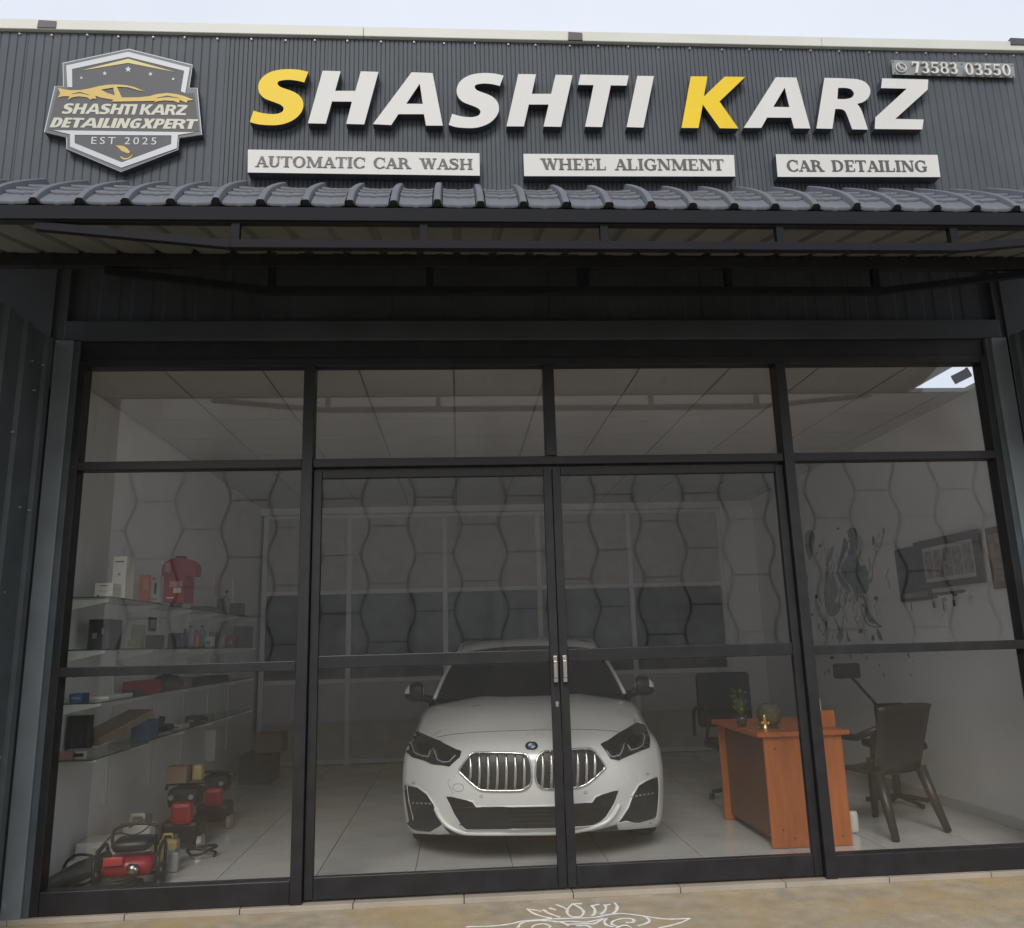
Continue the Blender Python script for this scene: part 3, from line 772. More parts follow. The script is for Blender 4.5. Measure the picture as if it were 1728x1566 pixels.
for x, y, r in ((445, 410, 17), (672, 368, 23), (900, 327, 33), (1117, 373, 23), (1338, 422, 17)):
    prism(bm, [lp([(x+(r if i % 2 == 0 else r*.42)*math.sin(i*math.pi/5), y-(r if i % 2 == 0 else r*.42)*math.cos(i*math.pi/5)) for i in range(10)], -.0048)], (0, .0012, 0))
finish('stars', bm, M_sil, lg)
bm = bmesh.new()
prism(bm, [lp([(775, 1066), (850, 1072), (890, 1095), (918, 1130), (905, 1145), (880, 1140), (835, 1120), (800, 1085)], -.0048)], (0, .0012, 0))
A_ = cat_rom([Vector((p[0], p[1], 0)) for p in ((822, 1178), (850, 1203), (890, 1203), (930, 1180), (950, 1138))], 3)
B_ = cat_rom([Vector((p[0], p[1], 0)) for p in ((945, 1150), (920, 1175), (890, 1190), (855, 1188), (828, 1172))], 3)
prism(bm, [lp([(p.x, p.y) for p in A_+B_], -.0048)], (0, .0012, 0))
finish('hand_emblem', bm, M_lyel, lg)

def sans(name, text, bl, br, tl, m, parent, Y, shear=.35, bold=.018, spacing=1.0):
    """built-in font text stretched between the photo's extents, converted to mesh"""
    cu = bpy.data.curves.new(name, 'FONT'); cu.body = text; cu.shear = shear; cu.offset = bold; cu.extrude = .0; cu.space_character = spacing
    cu.resolution_u = 3
    tmp = bpy.data.objects.new('tmp', cu); C.objects.link(tmp); bpy.context.view_layer.update()
    dg = bpy.context.evaluated_depsgraph_get(); me = bpy.data.meshes.new_from_object(tmp.evaluated_get(dg))
    bpy.data.objects.remove(tmp)
    xs_ = [v.co.x for v in me.vertices]; ys_ = [v.co.y for v in me.vertices]
    x0, x1, y0, y1 = min(xs_), max(xs_), min(ys_), max(ys_)
    A = at(*bl, Y=Y); B = at(*br, Y=Y); T = at(*tl, Y=Y)
    bm = bmesh.new(); bm.from_mesh(me); bpy.data.meshes.remove(me)
    ux = B-A; uz = Vector((0, 0, (T-A).z))
    for v in bm.verts:
        v.co = A+ux*((v.co.x-x0)/(x1-x0))+uz*((v.co.y-y0)/(y1-y0))
    r = bmesh.ops.extrude_face_region(bm, geom=bm.faces[:])
    bmesh.ops.translate(bm, verts=[g for g in r['geom'] if isinstance(g, bmesh.types.BMVert)], vec=(0, .001, 0))
    return finish(name, bm, m, parent)
def zp(x, y): return (org[0]+x/sc, org[1]+y/sc)
def gl_from(k, adv, off=0):
    L = LET[k][1]; xs_ = [p[0] for p in L[0]]; ys_ = [p[1] for p in L[0]]; h_ = max(ys_)-min(ys_)
    return adv, [[((p[0]-min(xs_))/h_+off, (max(ys_)-p[1])/h_) for p in Q] for Q in L]
def shr(w_, *Ls): return w_, [[(x+.27*y, y) for x, y in L] for L in Ls]
SG = {'S': gl_from(0, .90), 'H': gl_from(1, 1.08), 'A': gl_from(2, 1.25), 'T': gl_from(5, .80, .09), 'I': gl_from(6, .34), 'K': gl_from(7, 1.04), 'R': gl_from(9, .98), 'Z': gl_from(10, .86),
 'D': shr(.82, [(0, 0), (.36, 0), (.60, .06), (.76, .25), (.80, .5), (.76, .75), (.60, .94), (.36, 1), (0, 1)], [(.30, .2), (.36, .2), (.47, .3), (.50, .5), (.47, .7), (.36, .8), (.30, .8)]),
 'E': shr(.66, [(0, 0), (.62, 0), (.62, .2), (.30, .2), (.30, .4), (.58, .4), (.58, .6), (.30, .6), (.30, .8), (.62, .8), (.62, 1), (0, 1)]),
 'L': shr(.62, [(0, 0), (.60, 0), (.60, .2), (.30, .2), (.30, 1), (0, 1)]),
 'N': shr(.94, [(0, 0), (.27, 0), (.27, .58), (.58, 0), (.88, 0), (.88, 1), (.61, 1), (.61, .42), (.30, 1), (0, 1)]),
 'X': shr(.92, [(0, 0), (.33, 0), (.46, .28), (.60, 0), (.94, 0), (.65, .5), (.92, 1), (.60, 1), (.47, .74), (.35, 1), (.0, 1), (.27, .5)]),
 'P': shr(.74, [(0, 0), (.30, 0), (.30, .34), (.42, .34), (.64, .42), (.74, .66), (.64, .92), (.40, 1), (0, 1)], [(.30, .53), (.38, .53), (.46, .58), (.47, .70), (.42, .79), (.30, .81)]),
 'G': shr(.86, [(.80, .56), (.80, .08), (.62, .01), (.42, -.02), (.18, .06), (.04, .26), (0, .5), (.05, .75), (.2, .94), (.44, 1.02), (.62, 1), (.78, .94), (.72, .74), (.58, .79), (.46, .8), (.34, .73), (.28, .5), (.34, .28), (.46, .2), (.54, .22), (.54, .38), (.42, .38), (.42, .56)])}
def bold_text(name, text, bl, br, tl, m, parent, Y):
    kern = {'TA': -.12, 'KA': -.10, 'RT': -.04}
    adv = sum(.34 if c == ' ' else SG[c][0]+.05 for c in text)+.22+sum(kern.get(text[i:i+2], 0) for i in range(len(text)))
    A = at(*bl, Y=Y); B = at(*br, Y=Y); H = (at(*tl, Y=Y)-A).length; ux = (B-A)/adv; x = 0; uz = Vector((0, 0, H))
    for i_, c in enumerate(text):
        if c == ' ': x += .34; continue
        bm = bmesh.new(); prism(bm, [[A+ux*(x+p[0])+uz*p[1] for p in L] for L in SG[c][1]], (0, .0012, 0)); finish(name, bm, m, parent)
        x += SG[c][0]+.05+kern.get(text[i_:i_+2], 0)
bold_text('name_letter', 'SHASHTI KARZ', zp(253, 760), zp(1480, 774), zp(253, 658), M_cream, lg, GY-.0048)
bold_text('name_letter', 'DETAILINGXPERT', zp(135, 892), zp(1580, 908), zp(135, 796), M_cream, lg, GY-.0048)
sans('year_lettering', 'EST 2025', zp(540, 1054), zp(1172, 1060), zp(540, 984), M_sil, lg, GY-.0048, 0, 0, 1.35)

# ================================================================== car
car = empty('car', (.46, .46, 0), 'glossy white saloon car with twin kidney grilles parked nose first behind the glass doors', 'car', rz=rad(-4.4))
MC = PM[car.name]
prof = [(.10, .185, .84, .40), (.04, .23, .865, .42), (.012, .33, .885, .43), (.0, .45, .893, .43), (.008, .56, .893, .44), (.028, .65, .888, .47), (.07, .715, .875, .53), (.15, .765, .86, .56),
        (.30, .815, .852, .53), (.55, .872, .845, .42), (.85, .918, .842, .28), (1.12, .948, .835, .18), (1.30, .962, .825, .13)]
dz = [.065, .055, .03, .005, .01, .015, .02, .04, .055, .068, .07, .072, .078]
pu = [Vector((a, b, 0)) for a, b, _, _ in prof]; pw = [Vector((c_, d, 0)) for _, _, c_, d in prof]; pd = [Vector((d, 0, 0)) for d in dz]
SB = 4
pu = cat_rom(pu, SB); pw = cat_rom(pw, SB); pd = cat_rom(pd, SB)
NU = 25
bm = bmesh.new(); rows = []
for a, b, c_ in zip(pu, pw, pd):
    row = []
    for i in range(NU):
        u = -1+2*i/(NU-1); au = abs(u)
        u2 = math.copysign(1-(1-au)**1.25, u)
        au = abs(u2)
        y = a.x+b.y*au**3.2; z = a.y-c_.x*au**3
        # soft power-dome crease on the bonnet
        if a.x > .12: z += .010*math.exp(-((au-.46)/.10)**2)*min(1, (a.x-.12)*4)
        row.append(bm.verts.new((u2*b.x, y, z)))
    rows.append(row)
for A, B in zip(rows, rows[1:]):
    for i in range(NU-1): bm.faces.new((A[i], A[i+1], B[i+1], B[i]))
# flanks
def flank(bm, s):
    edge = [r[-1].co.copy() for r in rows]
    outl = [Vector((0, e.y, e.z)) for e in edge]
    def arc(cy_, r, a0, a1, n=10): return [Vector((0, cy_+r*math.cos(rad(a0+(a1-a0)*i/n)), .33+r*math.sin(rad(a0+(a1-a0)*i/n)))) for i in range(n+1)]
    belt = [(1.9, .925), (2.4, .94), (3.0, .955), (3.5, .985), (4.0, 1.02), (4.40, 1.03), (4.49, .95), (4.52, .75), (4.50, .5), (4.42, .30), (3.95, .24)]
    lower = arc(3.55, .35, -15, 195)[::1]
    sill_ = [(3.1, .19), (2.2, .18), (1.28, .20)]
    fr_arc = arc(.88, .35, -22, 180)
    loop = outl+[Vector((0, a, b)) for a, b in belt]+lower+[Vector((0, a, b)) for a, b in sill_]+fr_arc
    tris = tessellate_polygon([loop])
    vsx = []
    def wx(y, z):
        w0 = .893-.02*max(0, (z-.7))*3-.04*max(0, y-3.6)
        if y > 4.3: w0 -= (y-4.3)*.35
        return w0
    for i, p in enumerate(loop):
        x = edge[i].x if i < len(edge) else wx(p.y, p.z)
        vsx.append(bm.verts.new((s*x, p.y, p.z)))
    for t in tris:
        try: bm.faces.new([vsx[i] for i in t])
        except ValueError: pass
for s in (-1, 1): flank(bm, s)
# boot and rear panel
rp = [(4.10, 1.085, .60), (4.42, 1.05, .70), (4.49, .95, .80), (4.52, .75, .83), (4.50, .5, .83), (4.42, .30, .80)]
pr = None
for y, z, w_ in rp:
    row = [bm.verts.new((w_*(-1+2*i/8), y-.10*(abs(-1+2*i/8))**3, z)) for i in range(9)]
    if pr:
        for i in range(8): bm.faces.new((pr[i], pr[i+1], row[i+1], row[i]))
    pr = row
bmesh.ops.remove_doubles(bm, verts=bm.verts, dist=.002)
bm.normal_update()
bm.transform(MC)
body_bvh = BVHTree.FromBMesh(bm)
finish('body', bm, M_car, car, True)

def sec(y, z, hw, sag, n=9, back=.12):
    return [Vector((hw*(-1+2*i/(n-1)), y+back*abs(-1+2*i/(n-1))**2.4, z-sag*abs(-1+2*i/(n-1))**2.4)) for i in range(n)]
def loft(secs):
    bm = bmesh.new(); R2 = [[bm.verts.new(p) for p in s_] for s_ in secs]
    for A, B in zip(R2, R2[1:]):
        for i in range(len(A)-1): bm.faces.new((A[i], A[i+1], B[i+1], B[i]))
    return bm
def fin(name, bm, m, sm=True): bm.transform(MC); return finish(name, bm, m, car, sm)
ws_sec = [sec(1.27+.72*t, .962+.385*t+.035*math.sin(t*math.pi), .765-.155*t, .02+.022*t, 9, .17-.05*t) for t in [i/8 for i in range(9)]]
fin('windscreen', loft(ws_sec), M_wsc)
roof = [sec(y, z, w_, .045, 9, b_) for y, z, w_, b_ in ((1.985, 1.347, .612, .12), (2.03, 1.376, .612, .10), (2.2, 1.405, .60, .05), (2.6, 1.425, .59, 0), (3.1, 1.405, .57, 0), (3.4, 1.36, .55, 0))]
o = fin('roof', loft(roof), M_car)
fin('rear_window', loft([sec(3.4, 1.36, .55, .045, 9, 0), sec(3.8, 1.22, .56, .05, 9, -.03), sec(4.10, 1.085, .60, .03, 9, -.06)]), M_wsc)
for s in (-1, 1):
    # pillars and side glass
    top = [(2.10, 1.31, .615), (2.6, 1.378, .592), (3.1, 1.36, .572), (3.4, 1.31, .552), (4.05, 1.06, .62)]
    bot = [(1.44, .925, .785), (2.3, .935, .845), (3.0, .955, .835), (3.5, .985, .80), (4.15, 1.025, .72)]
    bm = bmesh.new(); T = [bm.verts.new((s*w_, y, z)) for y, z, w_ in top]; B = [bm.verts.new((s*w_, y, z)) for y, z, w_ in bot]
    for i in range(4): bm.faces.new((B[i], B[i+1], T[i+1], T[i]))
    fin('side_window', bm, M_wsc, False)
    bm = bmesh.new()
    P = [ws_sec[i][-1 if s > 0 else 0] + Vector((s*.008, 0, 0)) for i in range(9)]
    tube(bm, [p+Vector((s*.006, .004, .004)) for p in P]+[Vector((s*.612, 2.3, 1.365)), Vector((s*.59, 2.8, 1.395)), Vector((s*.56, 3.3, 1.35)), Vector((s*.62, 4.0, 1.09))], .017, 6); fin('pillar', bm, M_car)
# cowl strip under the windscreen
fin('cowl', loft([sec(1.20, .950, .77, .045, 9, .16), sec(1.29, .968, .77, .04, 9, .17)]), M_cblk)

# mirrors
for s in (-1, 1):
    pm = empty('tmp', (0, 0, 0)); bpy.data.objects.remove(pm)
    bm = bmesh.new()
    prm = [(0, .0), (.35, .045), (.7, .060), (.95, .048), (1.0, .0)]
    rws = []
    cx0, cx1 = .87, 1.022
    for k in range(9):
        t = k/8; x = cx0+(cx1-cx0)*t; hh = .088*(1-abs(2*t-1)**3*.5)*(1-.2*t); cz = 1.0-.02*t+.01
        rws.append([bm.verts.new((s*x, 1.50+.03*(1-t)+.055*math.cos(a)*(1-.2*t)-.055+.1*(t**2)*.4, cz+hh*math.sin(a)-.03*(t-.5)*0)) for a in [2*math.pi*j/12 for j in range(12)]])
    for A, B in zip(rws, rws[1:]):
        for j in range(12):
            f = bm.faces.new((A[j], A[(j+1) % 12], B[(j+1) % 12], B[j]))
            f.material_index = 1 if (rws.index(A) < 6 or 5 < j < 12) else 0
    bm.faces.new(rws[0]); bm.faces.new(rws[-1])
    bm.transform(MC); mo = finish('mirror', bm, None, car, True, mats=[M_car, M_cblk])
    bm = bmesh.new(); tube(bm, [(s*.80, 1.56, .925), (s*.86, 1.54, .945), (s*.92, 1.52, .965)], [.035, .03, .04], 8); bm.transform(MC)
    finish('mirror_arm', bm, M_cblk, mo, True)

# wheels
for s in (-1, 1):
    for y in (.88, 3.55):
        bm = bmesh.new(); lathe(bm, 0, y, [(.20, s*.66), (.315, s*.665), (.33, s*.69), (.33, s*.83), (.315, s*.862), (.235, s*.868)], 28, 'X', .33); bm.transform(MC)
        wo = finish('wheel', bm, M_tyre, car, True)
        bm = bmesh.new(); lathe(bm, 0, y, [(.05, s*.872), (.06, s*.85), (.20, s*.852), (.232, s*.872)], 24, 'X', .33); bm.transform(MC); finish('rim', bm, M_steel, wo, True)
# floor pan so that no light shows under the car
bm = bmesh.new(); abox(bm, -.78, .78, .35, 4.4, .17, .24); fin('underbody', bm, M_cblk, False)
bm = bmesh.new(); abox(bm, -.66, .66, .30, 1.3, .24, .60); fin('engine_bay', bm, M_cblk, False)

CO, CS = (640, 1050), 3.456
def onbody(x, y, off):
    px, py = CO[0]+x/CS, CO[1]+y/CS
    v = (_f*FPX+RT*(px-PW/2)-UP*(py-PH/2)).normalized()
    h = body_bvh.ray_cast(CAM, v)
    if h[0] is None:
        best = body_bvh.find_nearest(CAM+v*6.0); return best[0]+(CAM-best[0]).normalized()*off
    n = h[1] if h[1].dot(v) < 0 else -h[1]
    return h[0]+n*off
def patch(name, pts, off, m, smooth=True, closed_s=0, holes=None, parent=None, step=16):
    if closed_s:
        pts = [(p.x, p.y) for p in cat_rom([Vector((a, b, 0)) for a, b in pts], closed_s, True)]
    # grid-fill: clip a fine lattice against the outline through tessellation and subdivision
    bm = bmesh.new(); L = [Vector((a, b, 0)) for a, b in pts]
    dense = []
    for i, p in enumerate(L):
        q = L[(i+1) % len(L)]; n = max(1, int((q-p).length/step))
        for k in range(n): dense.append(p.lerp(q, k/n))
    V = [bm.verts.new(p) for p in dense]
    for t in tessellate_polygon([dense]):
        try: bm.faces.new([V[i] for i in t])
        except ValueError: pass
    for it in range(4):
        es = [e for e in bm.edges if e.calc_length() > step*1.8]
        if not es: break
        bmesh.ops.subdivide_edges(bm, edges=es, cuts=1)
        bmesh.ops.triangulate(bm, faces=bm.faces[:])
    for v in bm.verts: v.co = onbody(v.co.x, v.co.y, off)
    return finish(name, bm, m, parent or car, smooth)
def strip(name, pts, r, off, m, closed=False, sm=0, parent=None):
    if sm: pts = [(p.x, p.y) for p in cat_rom([Vector((a, b, 0)) for a, b in pts], sm, closed)]
    bm = bmesh.new(); tube(bm, [onbody(a, b, off) for a, b in pts], r, 6, closed)
    return finish(name, bm, m, parent or car, True)
LI = [(132, 955), (160, 948), (225, 960), (280, 1000), (320, 1060), (345, 1130), (372, 1180), (330, 1207), (300, 1222), (200, 1210), (150, 1160), (135, 1050)]
RI = [(1620, 897), (1560, 920), (1510, 950), (1475, 1010), (1450, 1080), (1410, 1140), (1385, 1172), (1435, 1160), (1500, 1172), (1612, 1140), (1625, 1050), (1628, 950)]
GR = [(390, 1010), (545, 1045), (565, 1075), (780, 1074), (1000, 1070), (1240, 1048), (1262, 1015), (1395, 975), (1370, 1060), (1320, 1140), (1250, 1185), (1150, 1192), (780, 1204), (500, 1205), (455, 1150), (415, 1075)]
VAL = [(372, 1186), (420, 1212), (470, 1234), (530, 1250), (780, 1252), (1010, 1249), (1150, 1235), (1290, 1208), (1382, 1178), (1412, 1245), (1402, 1262), (1150, 1290), (700, 1310), (400, 1318), (392, 1288), (428, 1245)]
for nm, L in (('side_intake', LI), ('side_intake', RI)):
    o = patch(nm, L, .004, M_cblk)  # recess darkness put into a flat black patch on the body
    strip('intake_lip', L, .006, .002, M_car, True, parent=o)
o = patch('lower_grille', GR, .004, M_cblk); strip('intake_lip', GR, .006, .002, M_car, True, parent=o)  # uncut too: black patch stands for the dark depth behind the bars
for yy in (1100, 1125, 1150, 1175):
    strip('grille_bar', [(470, yy+4), (780, yy), (1100, yy-6), (1280, yy-18)], .004, .006, M_beam, parent=o)
patch('lower_valance', VAL, .005, M_cblk)
# lower white blade standing proud
bl = strip('bumper_blade', [(330, 1080), (352, 1130), (400, 1185), (470, 1218), (540, 1228), (780, 1228), (1020, 1225), (1150, 1214), (1290, 1180), (1360, 1130), (1400, 1060)], .014, .004, M_car, sm=3)
KL = [(470, 860), (530, 780), (562, 764), (700, 764), (830, 768), (865, 785), (885, 850), (885, 930), (862, 962), (820, 980), (720, 982), (620, 980), (570, 965), (490, 892)]
KR = [(910, 860), (922, 790), (950, 762), (990, 755), (1100, 748), (1200, 742), (1250, 755), (1310, 832), (1302, 862), (1220, 935), (1160, 960), (1080, 968), (985, 972), (940, 962), (914, 925)]
def xspan(L, y):
    return None
def yspan(L, x):
    ys_ = []
    for i in range(len(L)):
        a, b = L[i], L[(i+1) % len(L)]
        if (a[0]-x)*(b[0]-x) <= 0 and a[0] != b[0]: ys_.append(a[1]+(b[1]-a[1])*(x-a[0])/(b[0]-a[0]))
    return min(ys_), max(ys_)
for L, xs_ in ((KL, (532, 583, 634, 686, 738, 790, 842)), (KR, (950, 1000, 1051, 1101, 1152, 1203, 1250))):
    k = patch('kidney_grille', L, .005, M_cblk)
    strip('grille_surround', L, .0075, .008, M_chrome, True, 2, k)
    for x in xs_:
        a, b = yspan(L, x)
        bm = bmesh.new(); n = 8
        pts = [onbody(x+(4 if a > 0 else 0)*math.sin(t/n*3.1), a+6+(b-a-12)*t/n, .012) for t in range(n+1)]
        tube(bm, pts, [.009, .007, .0095, .012, .012, .012, .012, .012, .010], 6)
        finish('grille_slat', bm, M_steel, k, True)
# headlights
HL = [(212, 633), (340, 690), (478, 757), (470, 785), (410, 838), (310, 825), (275, 808), (195, 785), (160, 755), (158, 680), (180, 652)]
HR = [(1500, 590), (1545, 605), (1575, 680), (1572, 730), (1480, 765), (1395, 803), (1350, 795), (1292, 715), (1400, 650)]
h = patch('headlight', HL, .006, M_lamp)
strip('light_guide', [(205, 692), (190, 712), (212, 765), (250, 782), (292, 788), (305, 752)], .005, .010, M_drl, parent=h)
strip('light_guide', [(318, 742), (330, 762), (345, 806), (380, 818), (412, 815), (448, 778)], .005, .010, M_drl, parent=h)
patch('lamp_lens', [(225, 712), (275, 705), (292, 735), (280, 768), (240, 765)], .009, M_cblk, parent=h)
patch('lamp_lens', [(345, 752), (400, 760), (425, 785), (405, 808), (360, 800)], .009, M_cblk, parent=h)
strip('lamp_edge', HL, .004, .005, M_cblk, True, parent=h)
h = patch('headlight', HR, .006, M_lamp)
strip('light_guide', [(1530, 655), (1545, 672), (1530, 725), (1495, 742), (1460, 750), (1445, 720)], .005, .010, M_drl, parent=h)
strip('light_guide', [(1425, 712), (1415, 745), (1398, 778), (1368, 786), (1345, 785), (1320, 750)], .005, .010, M_drl, parent=h)
patch('lamp_lens', [(1455, 680), (1505, 668), (1518, 700), (1490, 735), (1462, 728)], .009, M_cblk, parent=h)
patch('lamp_lens', [(1335, 722), (1392, 715), (1400, 750), (1372, 775), (1345, 765)], .009, M_cblk, parent=h)
strip('lamp_edge', HR, .004, .005, M_cblk, True, parent=h)
# emblem: ring and four quarters
def disc(x, y, r, n=20): return [(x+r*math.cos(2*math.pi*i/n), y+r*.72*math.sin(2*math.pi*i/n)) for i in range(n)]
M_navy = mat('emblem_navy', (.012, .016, .03), .3, 0, .1); M_eblue = mat('emblem_blue', (.05, .18, .42), .3, 0, .1)
e = patch('emblem', disc(888, 725, 37), .006, M_navy, step=10)
for q in range(4):
    pts = [(888, 725)]+[(888+21*math.cos(rad(q*90+a)), 725+21*.72*math.sin(rad(q*90+a))) for a in (0, 22, 45, 68, 90)]
    patch('emblem_quarter', pts, .0085, M_white if q % 2 == 0 else M_eblue, parent=e, step=10)
strip('emblem_ring', disc(888, 725, 36), .0025, .007, M_chrome, True, parent=e)
strip('bonnet_seam', [(330, 672), (430, 654), (600, 640), (880, 630), (1180, 626), (1330, 632), (1430, 645)], .0028, -.0005, M_cblk, sm=3)
strip('bonnet_gap', [(470, 757), (340, 690), (225, 628), (222, 600), (255, 500), (272, 440)], .0022, -.0003, M_cblk)
strip('bonnet_gap', [(1300, 710), (1400, 650), (1490, 590), (1488, 560), (1432, 450), (1395, 400)], .0022, -.0003, M_cblk)
strip('tow_cover', disc(460, 965, 32), .0012, .0, M_cblk, True)
for x, y, r in ((200, 937, 8), (594, 1017, 9), (1203, 994, 9), (1565, 885, 8)):
    strip('parking_sensor', disc(x, y, r, 10), .0015, .0, M_cblk, True)
# fog-lamp row in the side intakes
for pts in ([(178, 1052), (240, 1060), (300, 1056)], [(1472, 1016), (1530, 1006), (1588, 996)]):
    for k in range(6):
        a, b = Vector((*pts[0], 0)), Vector((*pts[2], 0)); p = a.lerp(b, k/5)
        patch('fog_lamp_element', disc(p.x, p.y, 8, 8), .007, M_drl, step=10)
strip('bumper_crease', [(430, 1000), (410, 960), (398, 930), (440, 900)], .0012, 0, M_cblk)

# ================================================================== desk
dk = empty('desk', (2.3, 1.1, 0), 'orange laminate desk with a dark side panel right of the car', 'desk')
DX0, DX1, DY0, DY1, DZ = 2.046, 2.59, .655, 1.60, .735
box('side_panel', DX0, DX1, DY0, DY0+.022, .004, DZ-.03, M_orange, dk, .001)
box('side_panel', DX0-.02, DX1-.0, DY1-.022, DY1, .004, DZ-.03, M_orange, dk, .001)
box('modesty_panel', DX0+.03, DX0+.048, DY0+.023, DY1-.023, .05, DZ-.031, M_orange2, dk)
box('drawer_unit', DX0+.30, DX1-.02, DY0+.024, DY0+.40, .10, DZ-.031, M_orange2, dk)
box('desk_top', DX0-.05, DX1+.045, DY0-.03, DY1+.05, DZ-.029, DZ+.002, M_orange, dk, .003)
for x, y in ((631, 500), (684, 1018), (757, 1070), (1060, 1055)):
    q = at(1140+x/3.757, 1130+y/3.757, Y=DY0); bm = bmesh.new(); lathe(bm, q.x, 0, [(.006, DY0-.003), (.006, DY0-.0005)], 8, 'Y', q.z); finish('screw_cap', bm, M_pbrown, dk)
b = empty('card_stand', (2.58, .8, DZ+.002), 'small orange wooden block on the desk corner holding a white card', 'stand')
bm = bmesh.new(); abox(bm, 2.50, 2.625, .80, .83, DZ+.003, DZ+.115, 0, .002); finish('block', bm, M_orange, b)
bm = bmesh.new(); abox(bm, 2.485, 2.545, .832, .835, DZ+.02, DZ+.19); finish('card', bm, M_whc, b)
# potted plant and golden figure on the desk
q = at(1256, 1222, Z=DZ+.002)
px_, py_ = 2.03, 1.02
pt = empty('potted_plant', (px_, py_, DZ+.002), 'small leafy plant in a dark pot on the left of the desk', 'plant')
bm = bmesh.new(); lathe(bm, px_, py_, [(.028, DZ+.003), (.038, DZ+.05), (.036, DZ+.085), (.03, DZ+.085)], 14); finish('pot', bm, M_lamp, pt, True)
rnd = random.Random(3)
lf = None
for i in range(26):
    a = rnd.uniform(0, 6.28); h_ = rnd.uniform(.03, .17); r_ = rnd.uniform(.015, .065)
    bm = bmesh.new()
    L = .035+rnd.random()*.02; wd = .012+rnd.random()*.006
    pts = [(0, 0, 0), (wd, L*.4, .006), (wd*.7, L*.8, 0), (0, L, -.006), (-wd*.7, L*.8, 0), (-wd, L*.4, .006)]
    V = [bm.verts.new(p) for p in pts]; bm.faces.new(V)
    T = Matrix.Translation((px_+r_*math.cos(a), py_+r_*math.sin(a), DZ+.08+h_)) @ Matrix.Rotation(a-1.57, 4, 'Z') @ Matrix.Rotation(rnd.uniform(-.3, 1.0), 4, 'X')
    bm.transform(T); o = finish('leaf', bm, M_leaf, pt)
    bm = bmesh.new(); tube(bm, [(px_, py_, DZ+.07), (px_+r_*.5*math.cos(a), py_+r_*.5*math.sin(a), DZ+.08+h_*.7), (px_+r_*math.cos(a), py_+r_*math.sin(a), DZ+.08+h_)], .0015, 4); finish('stem', bm, M_leaf, pt)
gx, gy = 2.14, .86
bm = bmesh.new()
lathe(bm, gx, gy, [(.03, DZ+.003), (.03, DZ+.012), (.02, DZ+.02), (.024, DZ+.04), (.014, DZ+.065), (.017, DZ+.08), (.010, DZ+.095), (.002, DZ+.11)], 12)
for s in (-1, 1): tube(bm, [(gx+s*.014, gy, DZ+.06), (gx+s*.03, gy-.008, DZ+.045), (gx+s*.016, gy-.02, DZ+.035)], .006, 6)
tag(finish('figurine', bm, M_gold, None, True), 'tiny golden seated figurine on the desk beside the plant', 'figurine')
bm = bmesh.new(); abox(bm, 2.06, 2.26, .80, .93, DZ+.002, DZ+.0028)
tag(finish('tray', bm, M_steel, None), 'thin silver tray on the desk under the golden figurine', 'tray')
bm = bmesh.new(); rw_ = []
lathe(bm, 2.235, 1.02, [(.05, DZ+.003), (.075, DZ+.04), (.085, DZ+.10), (.07, DZ+.15), (.05, DZ+.155)], 16)
tag(finish('basket', bm, mat('khaki_basket', (.10, .09, .055), .7, 0, .3, 40), None, True), 'olive brown round basket on the desk right of the plant', 'basket')

# ================================================================== chairs
def plastic_chair(x, y, rz):
    t = empty('armchair', (x, y, 0), 'dark brown moulded plastic armchair facing the desk near the right wall', 'chair', rz=rz)
    T = PM[t.name]
    def fi(n, bm, sm=True):
        bm.transform(T); return finish(n, bm, M_pbrown, t, sm)
    bm = bmesh.new()                               # seat, front = -y local
    R2 = []
    for j in range(7):
        v = j/6; R2.append([bm.verts.new((-.23+.46*i/6*(1), -.23+.44*v, .42-.02*v+.012*abs(i-3)/3+(-.02 if j == 0 else 0))) for i in range(7)])
    for A, B in zip(R2, R2[1:]):
        for i in range(6): bm.faces.new((A[i], A[i+1], B[i+1], B[i]))
    o = fi('seat', bm); md = o.modifiers.new('s', 'SOLIDIFY'); md.thickness = .012
    bm = bmesh.new(); R2 = []
    for j in range(9):
        v = j/8; hw = .235+.035*v
        R2.append([bm.verts.new((-hw+2*hw*i/8, .21+.13*v-.03*(1-(abs(i-4)/4)**2)*-1, .42+.46*v-(.02*(abs(i-4)/4)**2 if j == 8 else 0))) for i in range(9)])
    for A, B in zip(R2, R2[1:]):
        for i in range(8): bm.faces.new((A[i], A[i+1], B[i+1], B[i]))
    o = fi('backrest', bm); md = o.modifiers.new('s', 'SOLIDIFY'); md.thickness = .014
    for s in (-1, 1):
        bm = bmesh.new(); tube(bm, [(s*.25, -.22, .42), (s*.275, -.23, .55), (s*.28, -.20, .645), (s*.285, -.05, .655), (s*.275, .12, .65), (s*.24, .28, .72)], [.022, .022, .026, .028, .026, .02], 8); fi('armrest', bm)
        bm = bmesh.new(); tube(bm, [(s*.235, -.22, .43), (s*.25, -.25, .2), (s*.265, -.275, .004)], [.042, .034, .026], 8); fi('leg', bm)
        bm = bmesh.new(); tube(bm, [(s*.215, .22, .43), (s*.235, .29, .2), (s*.26, .35, .004)], [.042, .034, .026], 8); fi('leg', bm)
    return t
plastic_chair(3.02, 1.12, rad(-158))
